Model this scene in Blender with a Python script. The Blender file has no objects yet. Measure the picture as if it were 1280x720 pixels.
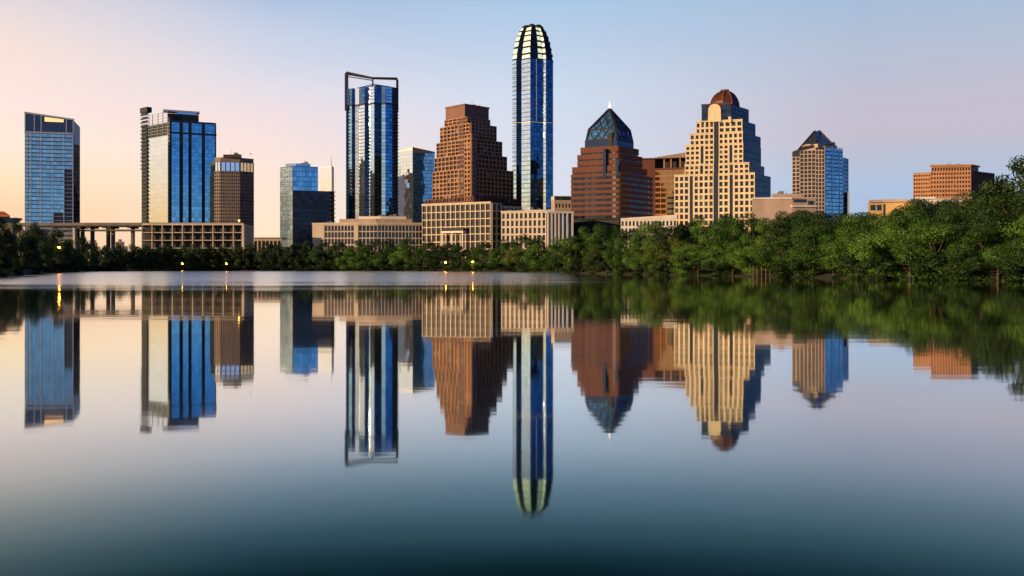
import bpy, bmesh, math, random
from mathutils import Vector
R = math.radians
rnd = random.Random(11)
sc = bpy.context.scene
col = sc.collection

# ------------------------------------------------------------------ camera
F = 1108.5            # focal length in photo pixels (1280 wide)
CAM_Z = 1.6           # eye height over the lake
HY = 335.0            # photo row of the horizon
cd = bpy.data.cameras.new('camera')
cd.sensor_width = 36.0
cd.lens = 36.0 * F / 1280.0
cd.shift_y = -(360.0 - HY) / 1280.0
cd.clip_start = 0.1
cd.clip_end = 60000.0
cam = bpy.data.objects.new('camera', cd)
cam.location = (0, 0, CAM_Z)
cam.rotation_euler = (R(90), 0, 0)
col.objects.link(cam)
sc.camera = cam

# ------------------------------------------------------------------ light
SUN_AZ, SUN_EL = -118.0, 10.0          # azimuth from +Y (view direction), negative = left
GLOW_AZ = -72.0
sd = bpy.data.lights.new('sun', 'SUN')
sd.energy = 5.0
sd.angle = R(0.53)
sd.color = (1.0, 0.66, 0.34)
so = bpy.data.objects.new('sun', sd)
to_sun = Vector((math.sin(R(SUN_AZ)) * math.cos(R(SUN_EL)), math.cos(R(SUN_AZ)) * math.cos(R(SUN_EL)), math.sin(R(SUN_EL))))
so.rotation_euler = to_sun.to_track_quat('Z', 'Y').to_euler()
so.location = (-300, -100, 200)
col.objects.link(so)

def s2l(c):
    return tuple(((x / 255.0) / 12.92 if x / 255.0 <= 0.04045 else ((x / 255.0 + 0.055) / 1.055) ** 2.4) for x in c)

w = bpy.data.worlds.new('World')
sc.world = w
w.use_nodes = True
nt = w.node_tree
nt.nodes.clear()
N = nt.nodes.new
def L(a, b): nt.links.new(a, b)
out = N('ShaderNodeOutputWorld')
bg = N('ShaderNodeBackground'); bg.inputs['Strength'].default_value = 0.1
tc = N('ShaderNodeTexCoord')
sx = N('ShaderNodeSeparateXYZ'); L(tc.outputs['Generated'], sx.inputs[0])
def M(op, a, b=None, clamp=False):
    n = N('ShaderNodeMath'); n.operation = op; n.use_clamp = clamp
    for i, v in enumerate((a, b)):
        if v is None: continue
        if isinstance(v, (int, float)): n.inputs[i].default_value = v
        else: L(v, n.inputs[i])
    return n.outputs[0]
hyp = M('SQRT', M('ADD', M('MULTIPLY', sx.outputs[0], sx.outputs[0]), M('ADD', M('MULTIPLY', sx.outputs[1], sx.outputs[1]), 1e-6)))
elev = M('DIVIDE', sx.outputs[2], hyp)
gl = M('DIVIDE', M('ADD', M('MULTIPLY', sx.outputs[0], math.sin(R(GLOW_AZ))), M('MULTIPLY', sx.outputs[1], math.cos(R(GLOW_AZ)))), hyp)
# faint uneven air: shifts the gradient a little
noi = N('ShaderNodeTexNoise'); noi.inputs['Scale'].default_value = 3.0; noi.inputs['Detail'].default_value = 2.0
mp = N('ShaderNodeMapping'); mp.inputs['Scale'].default_value = (1, 1, 4)
L(tc.outputs['Generated'], mp.inputs[0]); L(mp.outputs[0], noi.inputs['Vector'])
elev = M('ADD', elev, M('MULTIPLY', M('SUBTRACT', noi.outputs['Fac'], 0.5), 0.03))
TMAX = 2.0
tfac = M('DIVIDE', elev, TMAX, True)
def ramp(stops):
    n = N('ShaderNodeValToRGB'); e = n.color_ramp.elements
    n.color_ramp.interpolation = 'B_SPLINE' if False else 'LINEAR'
    stops = [(p / TMAX, c) for p, c in stops]
    e[0].position = stops[0][0]; e[0].color = s2l(stops[0][1]) + (1,)
    e[1].position = stops[-1][0]; e[1].color = s2l(stops[-1][1]) + (1,)
    for p, c in stops[1:-1]:
        x = e.new(p); x.color = s2l(c) + (1,)
    L(tfac, n.inputs[0])
    return n.outputs[0]
HIGH = [(0.36, (50, 92, 118)), (0.42, (26, 62, 84)), (0.7, (24, 44, 76)), (2.0, (14, 26, 50))]
cols = [  # (glow value, elevation stops)
    (-0.95, [(0, (196, 206, 218)), (0.03, (150, 190, 225)), (0.10, (92, 150, 215)), (0.2, (50, 105, 185)), (0.32, (34, 76, 150)), (0.6, (24, 54, 108)), (1.2, (32, 70, 130)), (2.0, (26, 60, 112))]),
    (-0.42, [(0, (190, 200, 216)), (0.04, (160, 188, 220)), (0.10, (110, 155, 212)), (0.2, (66, 115, 186)), (0.32, (44, 86, 150)), (0.6, (24, 52, 104)), (1.2, (30, 64, 122)), (2.0, (24, 56, 106))]),
    (-0.25, [(0, (165, 190, 220)), (0.08, (170, 190, 220)), (0.11, (180, 188, 208)), (0.14, (194, 185, 201)), (0.18, (190, 187, 204)), (0.23, (178, 188, 209)), (0.30, (162, 186, 213))] + HIGH),
    (-0.06, [(0, (165, 190, 220)), (0.08, (170, 190, 220)), (0.11, (180, 188, 208)), (0.14, (194, 185, 201)), (0.18, (190, 187, 204)), (0.23, (178, 188, 209)), (0.30, (162, 186, 213))] + HIGH),
    (0.27, [(0, (222, 218, 226)), (0.10, (216, 220, 234)), (0.19, (204, 217, 235)), (0.25, (186, 205, 230)), (0.30, (168, 198, 226))] + HIGH),
    (0.55, [(0, (252, 222, 186)), (0.05, (252, 228, 200)), (0.11, (250, 226, 214)), (0.165, (240, 221, 224)), (0.2, (224, 219, 229)), (0.25, (200, 208, 228)), (0.30, (170, 190, 220))] + HIGH),
    (0.78, [(0, (247, 186, 142)), (0.06, (250, 206, 164)), (0.085, (252, 224, 180)), (0.12, (252, 232, 212)), (0.165, (252, 228, 218)), (0.22, (250, 224, 212)), (0.26, (232, 215, 215)), (0.30, (212, 207, 212)), (0.36, (160, 152, 152)), (0.42, (96, 98, 106)), (0.7, (30, 42, 70)), (2.0, (16, 26, 48))]),
    (0.98, [(0, (250, 190, 130)), (0.06, (253, 215, 160)), (0.10, (254, 232, 200)), (0.165, (250, 236, 226)), (0.22, (246, 232, 230)), (0.30, (215, 215, 225)), (0.4, (90, 105, 135)), (0.7, (34, 48, 80)), (2.0, (16, 26, 48))]),
]
cur = ramp(cols[0][1])
for (g0, _), (g1, st) in zip(cols, cols[1:]):
    mr = N('ShaderNodeMapRange'); mr.interpolation_type = 'LINEAR'
    mr.inputs['From Min'].default_value = g0; mr.inputs['From Max'].default_value = g1
    L(gl, mr.inputs['Value'])
    mx = N('ShaderNodeMix'); mx.data_type = 'RGBA'
    L(mr.outputs[0], mx.inputs[0]); L(cur, mx.inputs[6]); L(ramp(st), mx.inputs[7])
    cur = mx.outputs[2]
sc10 = N('ShaderNodeVectorMath'); sc10.operation = 'SCALE'; sc10.inputs['Scale'].default_value = 10.6 / 2 ** 0.25
L(cur, sc10.inputs[0])
sky = N('ShaderNodeTexSky'); sky.sky_type = 'NISHITA'; sky.sun_disc = False
sky.sun_elevation = R(SUN_EL); sky.sun_rotation = R(SUN_AZ)
mxs = N('ShaderNodeMix'); mxs.data_type = 'RGBA'; mxs.inputs[0].default_value = 0.03
L(sc10.outputs[0], mxs.inputs[6]); L(sky.outputs[0], mxs.inputs[7])
L(mxs.outputs[2], bg.inputs['Color']); L(bg.outputs[0], out.inputs[0])

sc.view_settings.view_transform = 'Standard'
sc.view_settings.look = 'None'
sc.view_settings.exposure = 0.25
sc.view_settings.gamma = 1.0
sc.view_settings.use_curve_mapping = False
sc.cycles.max_bounces = 6
sc.cycles.glossy_bounces = 4
sc.cycles.diffuse_bounces = 2
sc.cycles.transparent_max_bounces = 4

# ------------------------------------------------------------------ materials
class Mat:
    def __init__(s, name):
        s.m = bpy.data.materials.new(name); s.m.use_nodes = True
        s.t = s.m.node_tree; s.b = s.t.nodes['Principled BSDF']
    def n(s, k): return s.t.nodes.new(k)
    def l(s, a, b): s.t.links.new(a, b)

def wall_mat(name, c, rough=0.8, var=0.25, scale=0.15, island=0.0):
    a = Mat(name)
    tcn = a.n('ShaderNodeTexCoord')
    mpn = a.n('ShaderNodeMapping'); mpn.inputs['Scale'].default_value = (1, 1, 0.35)
    a.l(tcn.outputs['Object'], mpn.inputs[0])
    nn = a.n('ShaderNodeTexNoise'); nn.inputs['Scale'].default_value = scale; nn.inputs['Detail'].default_value = 6
    a.l(mpn.outputs[0], nn.inputs['Vector'])
    mr = a.n('ShaderNodeMapRange'); mr.inputs['From Min'].default_value = 0.3; mr.inputs['From Max'].default_value = 0.7
    mr.inputs['To Min'].default_value = 1 - var; mr.inputs['To Max'].default_value = 1 + var
    a.l(nn.outputs['Fac'], mr.inputs['Value'])
    v = a.n('ShaderNodeVectorMath'); v.operation = 'SCALE'; v.inputs[0].default_value = c
    a.l(mr.outputs[0], v.inputs['Scale'])
    o = v.outputs[0]
    if island:
        g = a.n('ShaderNodeNewGeometry')
        m2 = a.n('ShaderNodeMapRange'); m2.inputs['To Min'].default_value = 1 - island; m2.inputs['To Max'].default_value = 1 + island
        a.l(g.outputs['Random Per Island'], m2.inputs['Value'])
        v2 = a.n('ShaderNodeVectorMath'); v2.operation = 'SCALE'
        a.l(o, v2.inputs[0]); a.l(m2.outputs[0], v2.inputs['Scale']); o = v2.outputs[0]
    a.l(o, a.b.inputs['Base Color'])
    a.b.inputs['Roughness'].default_value = rough
    return a.m

def glass_mat(name, c, rough=0.04, metal=0.9, var=0.35, wob=0.0):
    """coated facade glass: tinted mirror, every pane a touch different"""
    a = Mat(name)
    g = a.n('ShaderNodeNewGeometry')
    m2 = a.n('ShaderNodeMapRange'); m2.inputs['To Min'].default_value = 1 - var; m2.inputs['To Max'].default_value = 1 + var * 0.6
    a.l(g.outputs['Random Per Island'], m2.inputs['Value'])
    v = a.n('ShaderNodeVectorMath'); v.operation = 'SCALE'; v.inputs[0].default_value = c
    a.l(m2.outputs[0], v.inputs['Scale'])
    a.l(v.outputs[0], a.b.inputs['Base Color'])
    a.b.inputs['Metallic'].default_value = metal
    a.b.inputs['Roughness'].default_value = rough
    if wob:
        tcn = a.n('ShaderNodeTexCoord')
        nn = a.n('ShaderNodeTexNoise'); nn.inputs['Scale'].default_value = 0.06; nn.inputs['Detail'].default_value = 2
        a.l(tcn.outputs['Object'], nn.inputs['Vector'])
        bp = a.n('ShaderNodeBump'); bp.inputs['Strength'].default_value = wob; bp.inputs['Distance'].default_value = 1.0
        a.l(nn.outputs['Fac'], bp.inputs['Height']); a.l(bp.outputs[0], a.b.inputs['Normal'])
    return a.m

def window_mat(name):
    """dark office windows, a few with pale blinds down"""
    a = Mat(name)
    g = a.n('ShaderNodeNewGeometry')
    cr = a.n('ShaderNodeValToRGB'); e = cr.color_ramp.elements; cr.color_ramp.interpolation = 'CONSTANT'
    e[0].position = 0; e[0].color = (0.010, 0.011, 0.014, 1); e[1].position = 0.93; e[1].color = (0.20, 0.17, 0.13, 1)
    for p_, c_ in ((.35, (0.020, 0.023, 0.030)), (.62, (0.006, 0.007, 0.009)), (.80, (0.05, 0.048, 0.045))):
        q_ = e.new(p_); q_.color = c_ + (1,)
    a.l(g.outputs['Random Per Island'], cr.inputs[0]); a.l(cr.outputs[0], a.b.inputs['Base Color'])
    a.b.inputs['Roughness'].default_value = 0.08
    return a.m

def glow_mat(name, c, strength, base=(0.5, 0.5, 0.5)):
    a = Mat(name)
    a.b.inputs['Base Color'].default_value = base + (1,)
    a.b.inputs['Emission Color'].default_value = c + (1,)
    a.b.inputs['Emission Strength'].default_value = strength
    a.b.inputs['Roughness'].default_value = 0.3
    return a.m

def leaf_mat(name, c0, c1):
    a = Mat(name)
    a.t.nodes.remove(a.b)
    o = a.t.nodes['Material Output']
    g = a.n('ShaderNodeNewGeometry'); oi = a.n('ShaderNodeObjectInfo'); tcn = a.n('ShaderNodeTexCoord')
    nn = a.n('ShaderNodeTexNoise'); nn.inputs['Scale'].default_value = 4.5; nn.inputs['Detail'].default_value = 2
    a.l(tcn.outputs['Object'], nn.inputs['Vector'])
    def mm(op, x, y):
        n = a.n('ShaderNodeMath'); n.operation = op
        for i, v in enumerate((x, y)):
            if isinstance(v, (int, float)): n.inputs[i].default_value = v
            else: a.l(v, n.inputs[i])
        return n.outputs[0]
    f = mm('ADD', mm('MULTIPLY', g.outputs['Random Per Island'], 0.28), mm('MULTIPLY', oi.outputs['Random'], 0.62))
    f = mm('ADD', f, mm('MULTIPLY', mm('SUBTRACT', nn.outputs['Fac'], 0.5), 0.9))
    cr = a.n('ShaderNodeValToRGB'); e = cr.color_ramp.elements
    e[0].position = 0.1; e[0].color = c0 + (1,); e[1].position = 0.9; e[1].color = c1 + (1,)
    a.l(f, cr.inputs[0])
    d = a.n('ShaderNodeBsdfDiffuse'); a.l(cr.outputs[0], d.inputs['Color'])
    t = a.n('ShaderNodeBsdfTranslucent'); a.l(cr.outputs[0], t.inputs['Color'])
    gs = a.n('ShaderNodeBsdfGlossy'); gs.inputs['Roughness'].default_value = 0.45; gs.inputs['Color'].default_value = (0.9, 1, 0.85, 1)
    m = a.n('ShaderNodeMixShader'); m.inputs[0].default_value = 0.2
    a.l(d.outputs[0], m.inputs[1]); a.l(t.outputs[0], m.inputs[2])
    m2 = a.n('ShaderNodeMixShader'); m2.inputs[0].default_value = 0.02
    a.l(m.outputs[0], m2.inputs[1]); a.l(gs.outputs[0], m2.inputs[2])
    a.l(m2.outputs[0], o.inputs['Surface'])
    return a.m

def ground_mat():
    a = Mat('shore_ground')
    tcn = a.n('ShaderNodeTexCoord')
    nn = a.n('ShaderNodeTexNoise'); nn.inputs['Scale'].default_value = 0.08; nn.inputs['Detail'].default_value = 8
    a.l(tcn.outputs['Object'], nn.inputs['Vector'])
    cr = a.n('ShaderNodeValToRGB'); e = cr.color_ramp.elements
    e[0].position = 0.35; e[0].color = (0.012, 0.018, 0.007, 1); e[1].position = 0.65; e[1].color = (0.022, 0.024, 0.012, 1)  # tones kept very dark: shade under the trees is put into the colour
    a.l(nn.outputs['Fac'], cr.inputs[0]); a.l(cr.outputs[0], a.b.inputs['Base Color'])
    a.b.inputs['Roughness'].default_value = 0.95
    return a.m

def water_mat():
    a = Mat('lake_water')
    tcn = a.n('ShaderNodeTexCoord')
    sp = a.n('ShaderNodeSeparateXYZ'); a.l(tcn.outputs['Object'], sp.inputs[0])
    def mm(op, x, y, clamp=False):
        n = a.n('ShaderNodeMath'); n.operation = op; n.use_clamp = clamp
        for i, v in enumerate((x, y)):
            if isinstance(v, (int, float)): n.inputs[i].default_value = v
            else: a.l(v, n.inputs[i])
        return n.outputs[0]
    def mrange(v, a0, a1, b0, b1, smooth=True):
        n = a.n('ShaderNodeMapRange')
        if smooth: n.interpolation_type = 'SMOOTHSTEP'
        a.l(v, n.inputs['Value'])
        for k, q in zip(('From Min', 'From Max', 'To Min', 'To Max'), (a0, a1, b0, b1)): n.inputs[k].default_value = q
        return n.outputs[0]
    # wind-ruffled reach in the middle of the lake, calm near the camera and under the right bank
    wn = a.n('ShaderNodeTexNoise'); wn.inputs['Scale'].default_value = 0.055; wn.inputs['Detail'].default_value = 5
    wm = a.n('ShaderNodeMapping'); wm.inputs['Scale'].default_value = (0.22, 1.0, 1)
    a.l(tcn.outputs['Object'], wm.inputs[0]); a.l(wm.outputs[0], wn.inputs['Vector'])
    yy = mm('ADD', sp.outputs[1], mm('MULTIPLY', mm('SUBTRACT', wn.outputs['Fac'], 0.5), 110.0))
    near = mrange(yy, 55.0, 105.0, 0.0, 1.0)
    # the ruffled patch ends towards the right bank
    rx = mm('SUBTRACT', sp.outputs[0], mm('MULTIPLY', sp.outputs[1], 0.06))
    rx = mm('ADD', rx, mm('MULTIPLY', mm('SUBTRACT', wn.outputs['Fac'], 0.5), 30.0))
    side = mrange(rx, -16.0, 10.0, 1.0, 0.0)
    patch = mm('MULTIPLY', near, side)
    # broad patches of different calm
    bn = a.n('ShaderNodeTexNoise'); bn.inputs['Scale'].default_value = 0.012; bn.inputs['Detail'].default_value = 2
    a.l(wm.outputs[0], bn.inputs['Vector'])
    rough = mm('ADD', 0.036, mm('MULTIPLY', patch, 0.20))
    rough = mm('ADD', rough, mm('MULTIPLY', mm('SUBTRACT', bn.outputs['Fac'], 0.4), 0.03))
    # deep green body below a reflecting surface whose mirror strength rises towards grazing sight lines
    a.b.inputs['Base Color'].default_value = (0.0010, 0.010, 0.013, 1)
    a.b.inputs['Roughness'].default_value = 0.6
    a.b.inputs['Specular IOR Level'].default_value = 0.0
    gs = a.n('ShaderNodeBsdfGlossy'); gs.inputs['Color'].default_value = (0.96, 0.985, 1.0, 1)
    a.l(rough, gs.inputs['Roughness'])
    gc = a.n('ShaderNodeValToRGB'); e = gc.color_ramp.elements
    e[0].position = 0.68; e[0].color = (0.30, 0.78, 0.82, 1); e[1].position = 0.93; e[1].color = (1.0, 0.99, 0.97, 1)
    q_ = e.new(0.80); q_.color = (0.82, 0.94, 0.97, 1)
    lw = a.n('ShaderNodeLayerWeight'); lw.inputs['Blend'].default_value = 0.5
    fr = a.n('ShaderNodeValToRGB'); fr.color_ramp.interpolation = 'EASE'
    e = fr.color_ramp.elements
    e[0].position = 0.0; e[0].color = (0.02,) * 3 + (1,); e[1].position = 1.0; e[1].color = (1,) * 3 + (1,)
    fr.color_ramp.interpolation = 'LINEAR'
    for p_, v_ in ((0.5, .03), (0.64, .06), (0.68, .07), (0.72, .16), (0.76, .33), (0.80, .55), (0.85, .78), (0.92, .94)):
        q_ = e.new(p_); q_.color = (v_,) * 3 + (1,)
    a.l(lw.outputs['Facing'], fr.inputs[0]); a.l(lw.outputs['Facing'], gc.inputs[0]); a.l(gc.outputs[0], gs.inputs['Color'])
    mxw = a.n('ShaderNodeMixShader'); a.l(fr.outputs[0], mxw.inputs[0]); a.l(a.b.outputs[0], mxw.inputs[1]); a.l(gs.outputs[0], mxw.inputs[2])
    a.l(mxw.outputs[0], a.t.nodes['Material Output'].inputs['Surface'])
    # gentle swell
    n1 = a.n('ShaderNodeTexNoise'); n1.inputs['Scale'].default_value = 0.35; n1.inputs['Detail'].default_value = 4
    m1 = a.n('ShaderNodeMapping'); m1.inputs['Scale'].default_value = (0.35, 1.3, 1)
    a.l(tcn.outputs['Object'], m1.inputs[0]); a.l(m1.outputs[0], n1.inputs['Vector'])
    bp = a.n('ShaderNodeBump'); bp.inputs['Distance'].default_value = 0.012
    a.l(mm('ADD', 0.35, mm('MULTIPLY', patch, 2.2)), bp.inputs['Strength'])
    a.l(n1.outputs['Fac'], bp.inputs['Height']); a.l(bp.outputs[0], gs.inputs['Normal'])
    return a.m

MT = {
    'cream': wall_mat('cream_stone', (0.68, 0.55, 0.36), 0.8, 0.12),
    'white_stone': wall_mat('white_stone', (0.66, 0.60, 0.52), 0.8, 0.10),
    'podium': wall_mat('buff_concrete', (0.50, 0.42, 0.33), 0.85, 0.15),
    'brown': wall_mat('brown_granite', (0.33, 0.150, 0.068), 0.6, 0.18),
    'brown_top': wall_mat('red_brown_panel', (0.16, 0.055, 0.032), 0.5, 0.15),
    'pink': wall_mat('pink_granite', (0.112, 0.036, 0.024), 0.8, 0.12),
    'copper': wall_mat('copper_dome', (0.085, 0.030, 0.017), 0.3, 0.3),
    'tan': wall_mat('tan_concrete', (0.42, 0.32, 0.26), 0.85, 0.15),
    'yellow': wall_mat('yellow_stucco', (0.52, 0.36, 0.15), 0.85, 0.12),
    'orange_brick': wall_mat('orange_brick', (0.46, 0.22, 0.10), 0.8, 0.12),
    'grey_brown': wall_mat('grey_brown_precast', (0.22, 0.155, 0.12), 0.7, 0.2),
    'dark': wall_mat('dark_metal', (0.014, 0.016, 0.02), 0.75, 0.2),
    'dark_blue': wall_mat('dark_blue_spandrel', (0.012, 0.022, 0.045), 0.35, 0.2),
    'lightband': wall_mat('pale_aluminium', (0.34, 0.40, 0.46), 0.4, 0.1),
    'white_metal': wall_mat('white_metal', (0.68, 0.68, 0.70), 0.45, 0.06),
    'concrete': wall_mat('weathered_concrete', (0.17, 0.145, 0.125), 0.9, 0.25),
    'deck': wall_mat('road_deck_concrete', (0.11, 0.09, 0.08), 0.9, 0.2),
    'roof': wall_mat('roof_gravel', (0.16, 0.14, 0.12), 0.95, 0.2),
    'orange_roof': wall_mat('terracotta_roof', (0.42, 0.10, 0.035), 0.8, 0.15),
    'grey': wall_mat('grey_metal_roof', (0.16, 0.17, 0.19), 0.5, 0.1),
    'bark': wall_mat('bark', (0.06, 0.045, 0.03), 0.95, 0.3, 3.0),
    'wood': wall_mat('weathered_wood', (0.13, 0.085, 0.055), 0.9, 0.25, 1.0),
    'win': window_mat('dark_window_glass'),
    'ivory': wall_mat('ivory_stone', (0.56, 0.47, 0.37), 0.8, 0.14),
    'win_gold': glass_mat('bronze_window_glass', (0.50, 0.26, 0.08), 0.07, 0.9, 0.6),
    'glass_blue': glass_mat('blue_curtain_glass', (0.27, 0.53, 0.68), 0.03, 0.95, 0.28),
    'glass_deep': glass_mat('deep_blue_curtain_glass', (0.09, 0.20, 0.32), 0.03, 0.95, 0.45),
    'glass_clear': glass_mat('silver_curtain_glass', (0.84, 0.88, 0.92), 0.02, 0.97, 0.05),
    'glass_ice': glass_mat('pale_blue_curtain_glass', (0.58, 0.78, 0.98), 0.03, 0.97, 0.15),
    'glass_grey': glass_mat('grey_curtain_glass', (0.36, 0.47, 0.58), 0.05, 0.92, 0.25),
    'glass_dark': glass_mat('black_curtain_glass', (0.05, 0.075, 0.11), 0.04, 0.9, 0.5),
    'glass_flank': glass_mat('navy_flank_glass', (0.014, 0.022, 0.05), 0.22, 0.35, 0.6),
    'glass_royal': glass_mat('royal_blue_curtain_glass', (0.13, 0.33, 0.58), 0.03, 0.95, 0.4),
    'glass_pyr': glass_mat('pyramid_glass', (0.075, 0.24, 0.56), 0.12, 0.45, 0.65),
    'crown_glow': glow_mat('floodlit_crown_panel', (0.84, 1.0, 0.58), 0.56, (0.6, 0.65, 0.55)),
    'white_glow': glow_mat('white_beacon', (1.0, 0.90, 0.84), 1.1),
    'orange_glow': glow_mat('orange_crown_light', (1.0, 0.42, 0.10), 1.3),
    'band_glow': glow_mat('pale_band_light', (1.0, 0.85, 0.5), 0.15),
    'lamp_glow': glow_mat('sodium_lamp', (1.0, 0.42, 0.06), 14.0),
    'shore_glow': glow_mat('sodium_shore_lamp', (1.0, 0.33, 0.02), 220.0),
    'ground': ground_mat(),
    'water': water_mat(),
    'leaf': leaf_mat('oak_leaves', (0.016, 0.052, 0.009), (0.115, 0.235, 0.032)),
    'leaf_dark': leaf_mat('dark_leaves', (0.008, 0.024, 0.007), (0.036, 0.078, 0.018)),
    'leaf_olive': leaf_mat('olive_leaves', (0.034, 0.064, 0.010), (0.14, 0.19, 0.036)),
}

# ------------------------------------------------------------------ mesh helpers
class MB:
    def __init__(s): s.v = []; s.f = []; s.p = []
    def add(s, vs, fs):
        s.p.append((len(s.v), len(s.f)));
        k = len(s.v); s.v += [tuple(v) for v in vs]; s.f += [tuple(i + k for i in f) for f in fs]
    def box8(s, p):        # p[0..3] bottom ring, p[4..7] top ring
        s.add(p, [(3, 2, 1, 0), (4, 5, 6, 7), (0, 1, 5, 4), (1, 2, 6, 5), (2, 3, 7, 6), (3, 0, 4, 7)])
    def loft(s, A, B):
        n = len(A)
        s.add(list(A) + list(B), [tuple(range(n - 1, -1, -1)), tuple(range(n, 2 * n))] + [(i, (i + 1) % n, n + (i + 1) % n, n + i) for i in range(n)])
    def prism(s, poly, z0, z1):
        s.loft([(x, y, z0) for x, y in poly], [(x, y, z1) for x, y in poly])
    def quad(s, a, b, c, d): s.add([a, b, c, d], [(0, 1, 2, 3)])
    def beam(s, a, b, wd, hd=None):
        a = Vector(a); b = Vector(b); hd = hd or wd
        d = (b - a).normalized()
        up = Vector((0, 0, 1)) if abs(d.z) < 0.9 else Vector((0, 1, 0))
        u = d.cross(up).normalized(); v = u.cross(d)
        ring = [u * wd / 2 + v * hd / 2, -u * wd / 2 + v * hd / 2, -u * wd / 2 - v * hd / 2, u * wd / 2 - v * hd / 2]
        s.loft([a + r for r in ring], [b + r for r in ring])
    def tube(s, pts, rads, n=7):
        rings = []
        for i, p in enumerate(pts):
            p = Vector(p); q = Vector(pts[min(i + 1, len(pts) - 1)]) - Vector(pts[max(i - 1, 0)])
            q.normalize(); u = q.cross(Vector((0.31, 0.95, 0.1))).normalized(); v = q.cross(u)
            rings.append([p + (u * math.cos(2 * math.pi * k / n) + v * math.sin(2 * math.pi * k / n)) * rads[i] for k in range(n)])
        k0 = len(s.v); s.v += [tuple(x) for r in rings for x in r]
        for i in range(len(pts) - 1):
            for k in range(n):
                s.f.append((k0 + i * n + k, k0 + i * n + (k + 1) % n, k0 + (i + 1) * n + (k + 1) % n, k0 + (i + 1) * n + k))
        s.f.append(tuple(k0 + k for k in range(n - 1, -1, -1))); s.f.append(tuple(k0 + (len(pts) - 1) * n + k for k in range(n)))
    def dome(s, c, rx, ry, rz, nu=16, nv=6):
        k0 = len(s.v)
        for j in range(nv):
            a = math.pi / 2 * j / nv
            for i in range(nu):
                t = 2 * math.pi * i / nu
                s.v.append((c[0] + rx * math.cos(a) * math.cos(t), c[1] + ry * math.cos(a) * math.sin(t), c[2] + rz * math.sin(a)))
        s.v.append((c[0], c[1], c[2] + rz))
        for j in range(nv - 1):
            for i in range(nu):
                s.f.append((k0 + j * nu + i, k0 + j * nu + (i + 1) % nu, k0 + (j + 1) * nu + (i + 1) % nu, k0 + (j + 1) * nu + i))
        for i in range(nu): s.f.append((k0 + (nv - 1) * nu + i, k0 + (nv - 1) * nu + (i + 1) % nu, k0 + nv * nu))
        s.f.append(tuple(k0 + i for i in range(nu - 1, -1, -1)))
    def ball(s, c, r, nu=10, nv=6):
        k0 = len(s.v)
        for j in range(1, nv):
            a = math.pi * j / nv
            for i in range(nu):
                t = 2 * math.pi * i / nu
                s.v.append((c[0] + r * math.sin(a) * math.cos(t), c[1] + r * math.sin(a) * math.sin(t), c[2] + r * math.cos(a)))
        s.v += [(c[0], c[1], c[2] + r), (c[0], c[1], c[2] - r)]
        T = k0 + (nv - 1) * nu
        for j in range(nv - 2):
            for i in range(nu): s.f.append((k0 + j * nu + i, k0 + (j + 1) * nu + i, k0 + (j + 1) * nu + (i + 1) % nu, k0 + j * nu + (i + 1) % nu))
        for i in range(nu):
            s.f.append((T, k0 + i, k0 + (i + 1) % nu)); s.f.append((T + 1, k0 + (nv - 2) * nu + (i + 1) % nu, k0 + (nv - 2) * nu + i))
    def build(s, name, mat, parent=None, origin=(0, 0, 0), smooth=False):
        me = bpy.data.meshes.new(name)
        o = Vector(origin)
        me.from_pydata([tuple(Vector(v) - o) for v in s.v], [], s.f)
        me.materials.append(mat)
        if smooth: me.polygons.foreach_set('use_smooth', [True] * len(me.polygons))
        me.update()
        ob = bpy.data.objects.new(name, me); col.objects.link(ob)
        if parent: ob.parent = parent
        else: ob.location = o
        return ob

def X(px, D): return (px - 640.0) / F * D
def Z(py, D): return CAM_Z + (HY - py) / F * D
def P(px, D): return (X(px, D), D)

def ray_hit(p, t, px):            # walk from plan point p along t until the sight line of column px
    k = (px - 640.0) / F
    u = (k * p[1] - p[0]) / (t[0] - k * t[1])
    return (p[0] + u * t[0], p[1] + u * t[1])
def go(p, px, phi):               # next wall corner: wall runs to column px, turned phi degrees to the left
    return ray_hit(p, (math.cos(R(phi)), -math.sin(R(phi))), px)
def zig(D0, px0, segs):
    pts = [P(px0, D0)]
    for px, phi in segs: pts.append(go(pts[-1], px, phi))
    return pts
def two(D, l, c, r, fl, fr):      # box seen on its corner: left, corner, right, hidden back
    C = P(c, D); A = go(C, l, fl); B = go(C, r, fr)
    return [A, C, B, (A[0] + B[0] - C[0], A[1] + B[1] - C[1])]
def back(pts, depth):             # close a wall line with a parallel back
    a, b = pts[0], pts[-1]; ka, kb = 1 + depth / a[1], 1 + depth / b[1]
    w_ = 0.03 * (b[0] - a[0])
    return list(pts) + [(b[0] * kb - w_, b[1] * kb), (a[0] * ka + w_, a[1] * ka)]

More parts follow.
